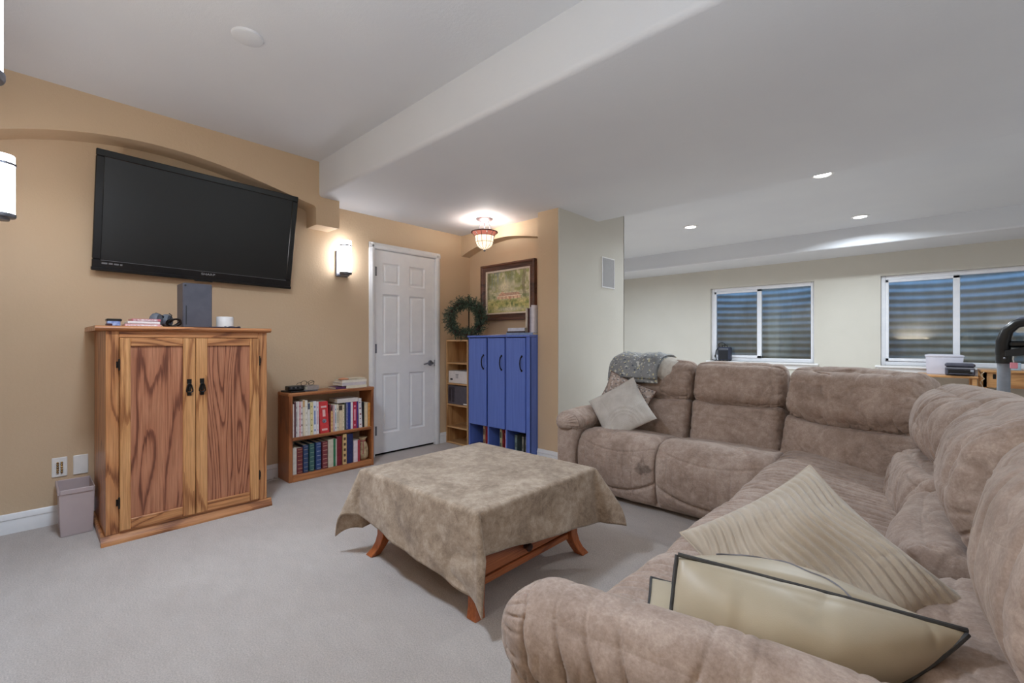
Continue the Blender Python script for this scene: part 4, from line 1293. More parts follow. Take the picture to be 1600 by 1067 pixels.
# framed painting in the alcove
def painting():
    x0, x1, z0, z1, yb = -3.735, -2.935, 1.362, 1.984, 3.558
    t = thing('framed_painting', ((x0 + x1) / 2, yb, z0), 'landscape painting of a cottage under mossy trees in a wide brown frame', 'painting')
    def ring(x0, x1, z0, z1, w, ya, yb_, prof=None):
        mb = MB()
        P = prof or [(0, yb_), (0, ya), (w, ya + .008), (w, yb_)]
        cor = [(x0, z0, 1, 1), (x1, z0, -1, 1), (x1, z1, -1, -1), (x0, z1, 1, -1)]
        V = []
        for (x, z, sx, sz) in cor:
            for d, y in P:
                V.append((x + sx * d, y, z + sz * d))
        n = len(P)
        F = []
        for k in range(4):
            k2 = (k + 1) % 4
            for i in range(n - 1):
                F.append((k * n + i, k2 * n + i, k2 * n + i + 1, k * n + i + 1))
        return mb.add(V, F)
    obj('frame', ring(x0, x1, z0, z1, .07, 0, 0, [(0, yb), (0, yb - .042), (.006, yb - .047), (.018, yb - .047), (.024, yb - .040), (.030, yb - .036), (.050, yb - .028), (.058, yb - .026), (.062, yb - .03), (.07, yb - .028), (.07, yb - .005)]), M_WALNUT, t)
    obj('liner', ring(x0 + .068, x1 - .068, z0 + .055 + .012, z1 - .068, .02, 0, 0, [(0, yb - .004), (0, yb - .027), (.015, yb - .022), (.020, yb - .020), (.020, yb - .004)]), pm('linen_liner', (226, 214, 198), (214, 200, 184), 60, .8), t)
    # the picture itself: flat print as vertex colours
    nx, nz = 150, 120
    a0, a1, b0, b1 = x0 + .086, x1 - .086, z0 + .084, z1 - .086
    u, v = np.meshgrid(np.linspace(0, 1, nx), np.linspace(0, 1, nz))
    P = np.stack([u.ravel() * 1.3, v.ravel(), 0 * u.ravel()], 1)
    n1 = vnoise(P, 7, 11).reshape(nz, nx)
    n2 = vnoise(P, 18, 12).reshape(nz, nx)
    n3 = vnoise(P, 45, 13).reshape(nz, nx)
    nst = vnoise(P * np.array([1, .14, 1]), 26, 14).reshape(nz, nx)
    def C(*c):
        return np.array(lin(c)[:3])
    img = np.zeros((nz, nx, 3))
    img[:] = C(204, 196, 168)
    def lay(mask, col):
        m = np.clip(mask, 0, 1)[..., None]
        img[:] = img * (1 - m) + C(*col) * m
    lay(.55 + .6 * n1, (188, 186, 150))
    lay((v > .5) * (.5 + 1.1 * n2 + .3 * n3) * 1.0, (150, 152, 96))
    lay(np.clip((v - .55) * 4, 0, 1) * np.clip(.2 + 1.2 * n1 + .8 * n3, 0, 1), (116, 122, 74))
    lay(np.clip((v - .45) * 3, 0, 1) * np.clip(1.6 * nst + .1, 0, 1) * np.clip(1.4 - 1.8 * u, .15, 1), (128, 136, 126))
    lay(np.exp(-((u - .42) / .18) ** 2 - ((v - .62) / .16) ** 2) * .7, (226, 216, 192))
    lay((np.abs(u - .03 - .02 * np.sin(9 * v)) < .03) * (v > .3) * .7, (104, 98, 76))
    lay((np.abs(u - .88 - .02 * np.sin(7 * v)) < .035) * (v > .25) * .7, (120, 112, 82))
    lay(np.clip(1 - np.abs(v - .4) / .1, 0, 1) * (.6 + .8 * n2) * ((u < .25) | (u > .75)), (120, 132, 88))
    g = np.clip((.36 - v) * 12, 0, 1)
    lay(g, (176, 172, 108))
    lay(g * np.clip(.3 + 1.3 * n2, 0, 1), (138, 146, 84))
    lay(g * np.clip(.1 + 1.4 * n1 + .5 * n3, 0, 1) * .8, (206, 196, 138))
    lay(np.exp(-((u - .55) / .3) ** 2 - ((v - .08) / .05) ** 2) * .8, (206, 202, 184))
    lay(np.exp(-((u - .6) / .18) ** 2 - ((v - .2) / .05) ** 2) * (.5 + n2), (96, 110, 66))
    # cottage
    house = (u > .24) & (u < .80) & (v > .33) & (v < .405)
    lay(house * .9, (222, 190, 160))
    roof = (v > .40) & (v < .475) & (u > .26 + (v - .40) * 1.2) & (u < .80 - (v - .40) * .7)
    lay(roof * .9, (186, 148, 128))
    gab = (v > .40) & (v < .52) & (np.abs(u - .37) < (.52 - v) * 1.0)
    lay(gab * .85, (206, 164, 138))
    lay(house * ((np.floor(u * 34) % 3) == 0) * (v < .39) * .6, (170, 116, 98))
    lay((np.abs(v - .40) < .006) * (u > .22) * (u < .82), (232, 214, 196))
    lay(((u > .52) & (u < .58) & (v > .30) & (v < .39)) * .6, (196, 140, 112))
    img *= (1.15 + .25 * n3)[..., None]
    V = [(a0 + (a1 - a0) * uu, yb - .012, b0 + (b1 - b0) * vv) for uu, vv in zip(u.ravel(), v.ravel())]
    F = [(j * nx + i, j * nx + i + 1, (j + 1) * nx + i + 1, (j + 1) * nx + i) for j in range(nz - 1) for i in range(nx - 1)]
    n = NT('oil_painting_print')
    at = n.n('Attribute', attribute_name='paint')
    m = n.fin(at.outputs['Color'], .55, 0, n.bump(n.noise(n.coords(), 160), .15, .003))
    o = obj('canvas', MB().add(V, F), m, t, False)
    ca = o.data.color_attributes.new('paint', 'FLOAT_COLOR', 'POINT')
    ca.data.foreach_set('color', np.concatenate([np.clip(img, 0, 1).reshape(-1, 3), np.ones((nx * nz, 1))], 1).astype(np.float32).ravel())
painting()
#PART2
# ------------------------------------------------------------------ soft furnishings: cushion builder
def cube_grid(nx, ny, nz):
    """surface lattice of a cube: (verts in -1..1, quads)"""
    N = (nx, ny, nz)
    idx, V, F = {}, [], []
    def vid(k):
        if k not in idx:
            idx[k] = len(V)
            V.append([math.sin((2 * k[a] / N[a] - 1) * math.pi / 2) * .55 + (2 * k[a] / N[a] - 1) * .45 for a in range(3)])
        return idx[k]
    for a in range(3):
        b, c = (a + 1) % 3, (a + 2) % 3
        for side in (0, N[a]):
            for i in range(N[b]):
                for j in range(N[c]):
                    q = []
                    for (u, w) in ((i, j), (i + 1, j), (i + 1, j + 1), (i, j + 1)):
                        k = [0, 0, 0]
                        k[a], k[b], k[c] = side, u, w
                        q.append(vid(tuple(k)))
                    F.append(q if side else q[::-1])
    return np.array(V), F

def cushion(half, n, r, bulge=(0, 0, 0), disp=None, warp=None):
    """rounded, puffed box in local space -> (V, F, P, N)"""
    P, F = cube_grid(*n)
    half = np.array(half, float)
    r = np.minimum(np.array([r] * 3 if np.isscalar(r) else r, float), half * .999)
    inner = half - r
    q = P * half
    c = np.clip(q, -inner, inner)
    d = (q - c) / r
    ln = np.linalg.norm(d, axis=1, keepdims=True)
    Nn = d / np.maximum(ln, 1e-9)
    V = c + Nn * r
    W = 1 - P ** 2
    b = Nn[:, 0] ** 2 * bulge[0] * W[:, 1] * W[:, 2] + Nn[:, 1] ** 2 * bulge[1] * W[:, 0] * W[:, 2] + Nn[:, 2] ** 2 * bulge[2] * W[:, 0] * W[:, 1]
    V = V + Nn * b[:, None]
    if disp is not None:
        V = V + Nn * disp(P, V, Nn)[:, None]
    if warp is not None:
        V = warp(V, P)
    return V, F

def place(VF, c, rz=0, rx=0, ry=0):
    V, F = VF
    M = np.array(Matrix.Rotation(rz, 3, 'Z') @ Matrix.Rotation(rx, 3, 'X') @ Matrix.Rotation(ry, 3, 'Y'))
    return V @ M.T + np.array(c, float), F

def gauss(x, w):
    return np.exp(-(x / w) ** 2)

def crease(V, sc, seed, width=.12, amp=.006, stretch=(1, 1, 1)):
    """thin wrinkle lines along the zero set of a stretched noise"""
    w = vnoise(V * np.array(stretch) + 50, sc, seed)
    return -amp * np.clip(1 - np.abs(w) / width, 0, 1) ** 1.5

# ------------------------------------------------------------------ the sectional sofa
SOFA = thing('sectional_sofa', (-.9, 3.2, 0), 'large taupe brown reclining corner sofa with puffy stitched cushions and rolled arms', 'sofa')

def seat_unit(name, w0, w1, prof, frame, seams=(), pleats=None, nu=150, r=.04, seed=1, puff=.014):
    """upholstered seat: a profile (d, z) swept over a width, ends rolled in.
    frame(w, d, z) -> world; seams: (s_edge, s_mid, depth, width) curved seam lines;"""
    p = np.array(prof, float)
    seg = np.r_[0, np.cumsum(np.linalg.norm(np.diff(p, axis=0), axis=1))]
    ns = 170
    s = np.linspace(0, seg[-1], ns)
    # smooth the profile
    D = np.interp(s, seg, p[:, 0])
    Z = np.interp(s, seg, p[:, 1])
    k = np.exp(-np.linspace(-2, 2, 17) ** 2)
    k /= k.sum()
    D2 = np.convolve(np.pad(D, 8, mode='edge'), k, 'valid')
    Z2 = np.convolve(np.pad(Z, 8, mode='edge'), k, 'valid')
    tD, tZ = np.gradient(D2), np.gradient(Z2)
    ln = np.hypot(tD, tZ) + 1e-9
    nD, nZ = -tZ / ln, tD / ln
    u = np.linspace(-1, 1, nu)
    u = np.sin(u * math.pi / 2) * .35 + u * .65
    W = (w0 + w1) / 2 + u * (w1 - w0) / 2
    half = (w1 - w0) / 2
    S, U = np.meshgrid(s / seg[-1], u, indexing='ij')
    e = np.clip((1 - np.abs(U)) * half / r, 0, 1)
    off = -r * (1 - np.sqrt(np.clip(1 - (1 - e) ** 2, 0, 1)))
    off = off + puff * (1 - U ** 2) * np.clip(np.minimum(S, 1 - S) * 8, 0, 1)
    Q = np.stack([W[None, :].repeat(ns, 0).ravel(), S.ravel() * seg[-1], np.zeros(S.size)], 1)
    off = off + .004 * vnoise(Q, 9, seed).reshape(S.shape) + .002 * vnoise(Q, 26, seed + 1).reshape(S.shape)
    for (se, sm, dep, wd) in seams:
        line = se + (sm - se) * (1 - U ** 2)
        dist = (S - line) * seg[-1]
        off = off - dep * np.exp(-np.abs(dist / wd) ** 1.4)
        if dep > .008:                                  # gathers just below the seam
            gw = np.abs(np.sin(W[None, :] * 95 + 3 * vnoise(Q, 14, seed + 7).reshape(S.shape)))
            off = off - .006 * np.clip(1 - gw * 2.2, 0, 1) * np.exp(-np.abs(dist) / .035)
    if pleats:
        for (wk, s0, s1, dep, wd, slant) in pleats:
            line = wk + slant * (S - .5)
            m = np.clip((S - s0) * 14, 0, 1) * np.clip((s1 - S) * 14, 0, 1)
            off = off - dep * m * np.exp(-np.abs((W[None, :] - line) / wd) ** 1.3)
    off = off + (crease(Q, 10, seed + 3, .07, .004, (.7, 2.2, 1))).reshape(S.shape) * np.clip(1.4 - 3 * e * 0, 0, 1)
    dd = D2[:, None] + nD[:, None] * off
    zz = Z2[:, None] + nZ[:, None] * off
    ww = W[None, :].repeat(ns, 0)
    V = frame(ww.ravel(), dd.ravel(), zz.ravel())
    F = [(i * nu + j, i * nu + j + 1, (i + 1) * nu + j + 1, (i + 1) * nu + j) for i in range(ns - 1) for j in range(nu - 1)]
    a, b, c = V[F[ns * nu // 2][0]], V[F[ns * nu // 2][1]], V[F[ns * nu // 2][3]]
    return obj(name, (V, F), M_SOFA, SOFA, True, 180)

YF, XF = 2.775, -.665        # front planes of the two runs of seats
def frA(w, d, z):
    return np.stack([w, YF + d, z], 1)
def frB(w, d, z):
    return np.stack([XF + d, -w, z], 1)
PR = [(.05, .035), (.02, .06), (.0, .12), (-.012, .19), (-.018, .27), (-.012, .34), (.012, .41), (.05, .452), (.11, .474), (.2, .472), (.32, .452), (.45, .432), (.56, .418), (.66, .41)]
rs = np.random.RandomState(5)
def rp(w0, w1, n, s0, s1, dep, wd, sl=.02):
    return [(w0 + (w1 - w0) * (i + .5 + rs.uniform(-.3, .3)) / n, s0 + rs.uniform(-.03, .03), s1 + rs.uniform(-.03, .03), dep * rs.uniform(.5, 1.2), wd, rs.uniform(-sl, sl)) for i in range(n)]
SA = [(.17, .085, .022, .010), (.39, .33, .008, .004)]
seat_unit('seat', -1.905, -1.302, PR, frA, SA, rp(-1.85, -1.35, 8, .10, .36, .008, .005) + rp(-1.8, -1.4, 4, .33, .6, .005, .008), seed=21)
seat_unit('seat', -1.300, -.62, PR, frA, SA, rp(-1.25, -.75, 8, .10, .36, .008, .005) + rp(-1.2, -.8, 4, .33, .6, .005, .008), seed=22)
PRB = [(.05, .035), (.01, .10), (-.01, .2), (-.015, .30), (.0, .385), (.035, .44), (.10, .468), (.2, .470), (.32, .455), (.45, .44), (.56, .43), (.72, .42)]
# along the right run the width axis is -y, so that faces keep their winding
seat_unit('seat', -3.35, -2.085, PRB, frB, [(.30, .30, .004, .006)], rp(-3.0, -2.12, 17, .28, .98, .013, .008, .05), seed=23, nu=260)
seat_unit('seat', -2.083, -1.452, PRB, frB, [(.30, .30, .004, .006)], rp(-2.06, -1.48, 15, .22, .66, .013, .007, .03) + rp(-2.0, -1.5, 6, .6, .98, .009, .010, .05), seed=24, nu=170)
seat_unit('seat', -1.45, -.83, PRB, frB, [(.30, .30, .004, .006)], rp(-1.43, -.86, 15, .20, .66, .013, .007, .03) + rp(-1.4, -.9, 7, .6, .98, .010, .010, .05), seed=25, nu=170)
# plinth under the seats
bs = MB().box(-1.98, -.60, 2.83, 3.68, .03, .36, .01).box(-.62, .34, .74, 3.68, .03, .36, .01)
obj('base', bs, M_SOFA, SOFA)
ft = MB()
obj('back_frame', MB().box(-2.0, .30, 3.60, 3.74, .05, .80, .04), M_SOFA, SOFA)
obj('back_frame', MB().box(.28, .42, .72, 3.66, .05, .80, .04), M_SOFA, SOFA)

def gather_disp(seed, amp=.006, ends=.010, noise=.006, st=(1, 1, 1.6), endfreq=16, edge=None, folds=0):
    def f(P, V, N):
        d = noise * vnoise(V, 7, seed) + .4 * noise * vnoise(V, 19, seed + 1)
        d = d + crease(V, 7, seed + 2, .08, amp, st)
        if ends:                                       # radial gathers running in from the side seams
            ang = np.arctan2(P[:, 2], P[:, 1])
            m = np.exp(-(1 - np.abs(P[:, 0])) / .16) * np.clip((1 - np.abs(P[:, 0])) * 14, 0, 1)
            d = d - ends * m * np.clip(1 - 2.0 * np.abs(np.sin(ang * endfreq / 2 + 2.2 * vnoise(V, 6, seed + 4))), 0, 1)
        if folds:                                      # long soft folds slanting across the cushion
            rf = np.random.RandomState(seed + 77)
            for _ in range(folds):
                k, sl, a, t0 = rf.uniform(-.95, .95), rf.uniform(-.35, .35), rf.uniform(.4, 1.1), rf.uniform(-.9, .5)
                x = P[:, 0] - k - sl * P[:, 2] - .05 * vnoise(V, 6, seed + 3)
                d = d - .013 * a * np.exp(-np.abs(x / .022) ** 1.2) * np.exp(-((P[:, 2] - t0) / .75) ** 2) * np.clip(.6 - N[:, 1], 0, 1)
        if edge:                                       # pleats rising from the lower seam
            m = np.exp(-(P[:, 2] + 1) / .45) * (N[:, 1] < .3)
            d = d - edge * m * np.clip(1 - 2.4 * np.abs(np.sin(V[:, 0] * 48 + 3 * vnoise(V, 5, seed + 5))), 0, 1)
        return d
    return f

def backrest(c, w, rz, lean, head=(.155, .135), lum=(.17, .105), hz=.19, hf=.02, seed=1, sag=.02, roll=.8, amp=.006, er=.075, hr=.8, lr=.07, edge=.009, folds=5):
    """backrest at c = bottom centre of its front; head roll above a lumbar cushion. local: x width, -y front, z up"""
    M = Matrix.Translation(c) @ Matrix.Rotation(rz, 4, 'Z') @ Matrix.Rotation(-lean, 4, 'X')
    Mn = np.array(M)
    def pl(V):
        return V @ Mn[:3, :3].T + Mn[:3, 3]
    def sagw(k, s):
        def f(V, P):
            V = V.copy()
            V[:, 2] -= s * (1 - P[:, 0] ** 2) * np.clip(k * P[:, 2], 0, 1)
            return V
        return f
    V, F = cushion((w / 2, lum[1], lum[0]), (80, 26, 50), (.045, .085, lr), (0, .04, .008), gather_disp(seed, amp, .015, folds=folds // 2), sagw(1, sag))
    V = V + np.array([0, lum[1], lum[0]])
    lo = obj('lumbar_cushion', (pl(V), F), M_SOFA, SOFA, True, 180)
    V, F = cushion((w / 2 + .004, head[1], head[0]), (96, 40, 52), (er, head[1] * roll, head[0] * hr), (.0, .04, .015), gather_disp(seed + 9, amp, .016, edge=edge, folds=folds), sagw(-1, sag))
    V = V + np.array([0, head[1] - hf, 2 * lum[0] + head[0] - .018])
    hd = obj('head_roll', (pl(V), F), M_SOFA, SOFA, True, 180)
    return lo, hd

backrest((-1.625, 3.24, .385), .68, 0, R(14), seed=31, head=(.150, .115), lum=(.172, .105), hf=.008, sag=.018, er=.05, hr=.5, lr=.04)
backrest((-.975, 3.24, .385), .60, 0, R(14), seed=32, head=(.150, .115), lum=(.172, .105), hf=.008, sag=.022, er=.05, hr=.5, lr=.04)
backrest((-.375, 3.065, .38), .72, R(-24), R(14), seed=33, head=(.160, .14), lum=(.158, .115), hf=.035, sag=.03, amp=.010, er=.06, hr=.65, lr=.05, edge=.018, folds=12)
backrest((-.10, 2.48, .38), .62, R(-78), R(13), seed=34, head=(.165, .155), lum=(.145, .12), hf=-.02, sag=.02, amp=.009, edge=.018, folds=12)
backrest((-.08, 1.86, .38), .62, R(-90), R(13), seed=35, head=(.19, .16), lum=(.13, .13), hf=-.05, sag=.02, amp=.009, folds=10)
backrest((-.035, 1.12, .38), .62, R(-90), R(12), seed=36, head=(.20, .165), lum=(.13, .13), hf=-.05, sag=.015, amp=.007, folds=8)

def armrest(c, L, rz, wr, hr, panel, seed, tilt=0):
    """rolled arm along local x (front end at -x)"""
    M = np.array(Matrix.Translation(c) @ Matrix.Rotation(rz, 4, 'Z') @ Matrix.Rotation(tilt, 4, 'Y'))
    def pl(V):
        return V @ M[:3, :3].T + M[:3, 3]
    rk = np.random.RandomState(seed)
    nk = max(4, int(L / .034))
    kx = np.linspace(-.80, .97, nk) + rk.uniform(-.03, .03, nk)
    amp_ = rk.uniform(.5, 1.2, nk)
    def dsp(P, V, N):
        d = .004 * vnoise(V, 8, seed)
        Nz = N[:, 2]
        side = np.clip(1.22 - Nz * 1.02, 0, 1) * np.clip((Nz + .5) * 9, 0, 1)
        for k, a in zip(kx, amp_):                     # folds over the roll, deepest towards the lower seam
            d = d - .024 * a * np.exp(-np.abs((P[:, 0] - k - .10 * Nz * np.sign(a - .8)) * L / .0048) ** 1.0) * side
            d = d - .006 * a * np.exp(-np.abs((P[:, 0] - k - .07) * L / .006) ** 1.2) * gauss(Nz + .2, .3)
        ang = np.arctan2(N[:, 2], N[:, 1])             # gathers on the rounded front end
        m = np.clip(-N[:, 0] * 1.3 - .25, 0, 1) * np.clip(1.6 + N[:, 0] * 1.3, 0, 1)
        d = d - .016 * m * np.clip(1 - 2 * np.abs(np.sin(ang * 9 + vnoise(V, 9, seed + 5))), 0, 1)
        g = np.abs(np.sin(V[:, 0] * 110 + 2 * vnoise(V, 12, seed + 6)))
        d = d - .008 * np.clip(1 - g * 2, 0, 1) * gauss(Nz + .38, .15)
        d = d - .012 * gauss(Nz + .52, .05)            # the seam itself
        return d
    V, F = cushion((L, wr, hr), (300, 46, 46), (.10, wr * .92, hr * .92), (.01, .01, .012), dsp)
    roll = obj('armrest', (pl(V), F), M_SOFA, SOFA, True, 180)
    V, F = cushion((L - .02, panel[0], panel[1]), (30, 10, 14), (.03, .03, .03), (0, .008, 0))
    V = V + np.array([.01, 0, -panel[1] - hr * .35])
    V2, F2 = V, F
    obj('arm_panel', (pl(V2), F2), M_SOFA, roll, True, 180)
    return roll
armrest((-1.985, 3.10, .525), .40, R(90), .105, .082, (.078, .22), 41)
armrest((-.20, .785, .535), .46, R(9), .098, .098, (.076, .22), 42)
M_STAIN = pm('dark_stain', (84, 68, 58), (64, 52, 44), 60, .9)

# ------------------------------------------------------------------ pillows and throw
def pillow(side, thick, n=70, k=.07, seed=1, disp=None, wrinkle=1.0):
    """knife-edge pillow in local x,y with thickness along z: two faces joined at the seam"""
    u = np.linspace(-1, 1, n)
    U, W = np.meshgrid(u, u, indexing='ij')
    sx = 1 - k * (1 - W ** 2) 
    sy = 1 - k * (1 - U ** 2)
    X = U * sx * side[0] / 2
    Y = W * sy * side[1] / 2
    T = thick / 2 * (np.clip(1 - U ** 2, 0, 1) ** .55) * (np.clip(1 - W ** 2, 0, 1) ** .55)
    Q = np.stack([X.ravel(), Y.ravel(), 0 * X.ravel()], 1)
    T = T * (1 + .22 * vnoise(Q, 5, seed).reshape(T.shape)) 
    edge = np.minimum(1 - np.abs(U), 1 - np.abs(W))
    msk = np.clip(edge * 6, 0, 1)
    wr = (crease(Q, 8, seed + 2, .12, .008) + crease(Q, 14, seed + 3, .1, .004)).reshape(T.shape) * msk
    wr = wr * wrinkle
    V, F = [], []
    for s in (1, -1):
        Z = s * (T + (wr if s > 0 else wr * .5))
        if disp is not None:
            Z = Z + s * disp(X, Y, U, W) * msk
        o = len(V)
        V += list(np.stack([X.ravel(), Y.ravel(), Z.ravel()], 1))
        for i in range(n - 1):
            for j in range(n - 1):
                q = (o + i * n + j, o + (i + 1) * n + j, o + (i + 1) * n + j + 1, o + i * n + j + 1)
                F.append(q if s > 0 else q[::-1])
    V = np.array(V)
    rim = [(i, 0) for i in range(n)] + [(n - 1, j) for j in range(1, n)] + [(i, n - 1) for i in range(n - 2, -1, -1)] + [(0, j) for j in range(n - 2, 0, -1)]
    E = np.array([V[i * n + j] for i, j in rim])
    # weld the seam
    key, new, remap = {}, [], []
    for p in V:
        kk = (round(p[0], 5), round(p[1], 5), round(p[2], 5))
        if kk not in key:
            key[kk] = len(new)
            new.append(p)
        remap.append(key[kk])
    F = [tuple(remap[i] for i in q) for q in F]
    return np.array(new), F, E

def axes(x, y):
    """orthonormal frame with given x direction and approximate y direction"""
    x = np.array(x, float)
    x /= np.linalg.norm(x)
    y = np.array(y, float)
    y -= x * np.dot(x, y)
    y /= np.linalg.norm(y)
    return np.stack([x, y, np.cross(x, y)], 1)

M_SATIN = pm('cream_satin', (184, 172, 149), (173, 160, 136), 6, .42, sheen=.2, bump=.06, bscale=500)
M_PIPE = pm('dark_grey_piping', (70, 70, 70), (52, 52, 54), 40, .6)
M_RIB = pm('cream_corduroy', (196, 184, 168), (184, 171, 154), 10, .85, bump=.35, bscale=420, sheen=.4)
M_KNIT = pm('pale_knit', (206, 201, 194), (192, 186, 178), 14, .9, bump=.6, bscale=260, sheen=.3)

def pat_fabric(name, ground, cols, scale, thr):
    n = NT(name)
    v = n.coords()
    w = n.n('VectorMath', operation='ADD')
    nd = n.n('TexNoise')
    nd.inputs['Scale'].default_value = scale * .6
    n.l(v, nd.inputs['Vector'])
    sc = n.n('VectorMath', operation='SCALE')
    sc.inputs['Scale'].default_value = .05
    n.l(nd.outputs['Color'], sc.inputs[0])
    n.l(v, w.inputs[0])
    n.l(sc.outputs[0], w.inputs[1])
    col = n.ramp(n.noise(v, scale * .35), [(.35, ground), (.65, tuple(int(x * .86) for x in ground))])
    for i, c in enumerate(cols):
        vo = n.n('TexVoronoi')
        vo.inputs['Scale'].default_value = scale * (1 + .35 * i)
        mp = n.n('VectorMath', operation='ADD')
        mp.inputs[1].default_value = (3.1 * i, 1.7 * i, .9 * i)
        n.l(w.outputs[0], mp.inputs[0])
        n.l(mp.outputs[0], vo.inputs['Vector'])
        col = n.mix(n.ramp(vo.outputs['Distance'], [(thr - .03, (255, 255, 255)), (thr, (0, 0, 0))]), col, c)
    return n.fin(col, .85, 0, n.bump(n.noise(v, 300), .25, .003), sheen=.3)
M_BLANKET = pat_fabric('grey_blanket_print', (142, 145, 147), [(196, 197, 194), (84, 92, 104), (206, 200, 160), (172, 176, 180)], 20, .25)
M_PATT = pat_fabric('rose_grey_print', (186, 168, 156), [(146, 130, 120), (206, 196, 190), (126, 120, 120)], 26, .34)

# cream satin box cushion with dark piping, lying on the near arm
def satin():
    A = np.array([-.375, .90, .695])
    B = np.array([.055, 1.06, .650])
    e1 = B - A
    L = np.linalg.norm(e1)
    e1 /= L
    nf = np.array([-.10, -.70, .40])                   # front face normal, towards the camera side
    nf -= e1 * np.dot(e1, nf)
    nf /= np.linalg.norm(nf)
    e3 = np.cross(e1, -nf)
    if e3[2] < 0:
        e3 = -e3
    hx, hy, hz = L / 2, .105, .082
    c = (A + B) / 2 - nf * hy - e3 * hz
    t = thing('satin_pillow', tuple(c - np.array([0, 0, .12])), 'cream satin cushion with dark piping lying against the near sofa arm', 'pillow', 'pillows on the sofa')
    M = np.stack([e1, -nf, e3], 1)
    def puff(u, w):
        return np.clip((1 - u * u) * (1 - w * w), 0, 1) ** .8
    def dsp(P, V, N):
        d = .004 * vnoise(V, 6, 61)
        fr = np.clip(-N[:, 1], 0, 1) * puff(P[:, 0], P[:, 2])
        up = np.clip(N[:, 2], 0, 1) * puff(P[:, 0], P[:, 1])
        d = d + .080 * fr + .050 * up
        d = d + crease(V, 7, 66, .10, .006, (1.3, 1, .5)) * np.clip(fr * 3, 0, 1) + .006 * vnoise(V * np.array([1, 1, .35]), 16, 67) * fr
        return d
    def wp(V, P):
        V = V.copy()
        k = 1 - .97 * np.clip(P[:, 0], 0, 1) ** 1.7 - .18 * np.clip(-P[:, 0], 0, 1) ** 3
        V[:, 2] = hz + (V[:, 2] - hz) * k               # thins towards its right tip
        V[:, 1] = -hy + (V[:, 1] + hy) * (1 - .93 * np.clip(P[:, 0], 0, 1) ** 1.9)
        return V
    V, F = cushion((hx, hy, hz), (110, 44, 44), (.02, .02, .012), (0, 0, 0), dsp, wp)
    o = obj('cushion_body', (V @ M.T + c, F), M_SATIN, t, True, 180)
    # piping along the four long edges of the front and back faces
    for (sy, sz) in ((-1, 1), (-1, -1), (1, 1)):
        pts = []
        for u in np.linspace(-1, 1, 40):
            p = np.array([[u * (hx - .004), sy * (hy + .001), sz * (hz + .001)]])
            p = wp(p, np.array([[u, sy, sz]]))[0]
            pts.append(p)
        obj('piping', MB().tube(np.array(pts) @ M.T + c, .0045, 8), M_PIPE, t)
    for sy in (-1, 1):
        q = [wp(np.array([[-(hx - .002), sy * (hy - .004), z]]), np.array([[-1, sy, 0]]))[0] for z in np.linspace(-hz, hz, 8)]
        obj('piping', MB().tube(np.array(q) @ M.T + c, .0038, 8), M_PIPE, t)
    # scroll embroidery on the upper face
    pts = []
    for s in np.linspace(0, 1, 40):
        x = -.15 + .22 * s
        y = -.035 + .045 * math.sin(4.2 * s) - .03 * s + .012 * math.sin(16 * s)
        U = x / hx
        z = hz + .050 * max(0, (1 - U * U) * (1 - (y / hy) ** 2)) ** .8 + .001
        pts.append(wp(np.array([[x, y, z]]), np.array([[U, y / hy, 1]]))[0])
    obj('embroidery', MB().tube(np.array(pts) @ M.T + c, .002, 5), pm('grey_thread', (120, 118, 124), rough=.6), t)
satin()
# second satin pillow, mostly beneath: only its corner peeps out at the left
V, F, E = pillow((.36, .30), .08, 50, .06, 71)
Mx = axes((.94, .30, -.02), (-.30, .94, .10))
c = np.array([-.285, .965, .525])
t = thing('satin_pillow', tuple(c - np.array([0, 0, .05])), 'second cream satin pillow, only a piped corner showing under the left end of the first', 'pillow', 'pillows on the sofa')
obj('pillow_body', (V @ Mx.T + c, F), M_SATIN, t, True, 180)
obj('piping', MB().tube(E @ Mx.T + c, .0035, 6, True), M_PIPE, t)

# ribbed cream pillow standing on a corner
def ribbed():
    def dsp(X, Y, U, W):
        q = X + .010 * np.sin(Y * 17 + 1) + .008 * np.sin(Y * 31)
        return .0095 * np.abs(np.sin(q * math.pi / .0215)) + .012 * np.sin(U * 4 + W * 3) * (1 - W ** 2) + .010 * np.sin(W * 5 - U * 2) * (1 - U ** 2)
    V, F, E = pillow((.41, .41), .17, 190, .10, 75, dsp, wrinkle=.2)
    top = np.array([-.215, 1.43, .745])
    c = np.array([-.205, 1.255, .60])
    up = top - c
    right = np.array([.255, .035, -.015])
    # square axes at 45 degrees between the two diagonals
    u_, r_ = up / np.linalg.norm(up), right / np.linalg.norm(right)
    Mx = axes(u_ + r_ * .9, u_ - r_)
    if Mx[2, 2] < 0:
        Mx[:, 2] *= -1
        F = [q[::-1] for q in F]
    t = thing('ribbed_pillow', tuple(c - np.array([0, 0, .2])), 'cream ribbed pillow standing on its corner behind the satin cushion', 'pillow', 'pillows on the sofa')
    obj('pillow_body', (V @ Mx.T + c, F), M_RIB, t, True, 180)
    obj('seam_edge', MB().tube(E @ Mx.T + c, .003, 6, True), M_RIB, t)
ribbed()

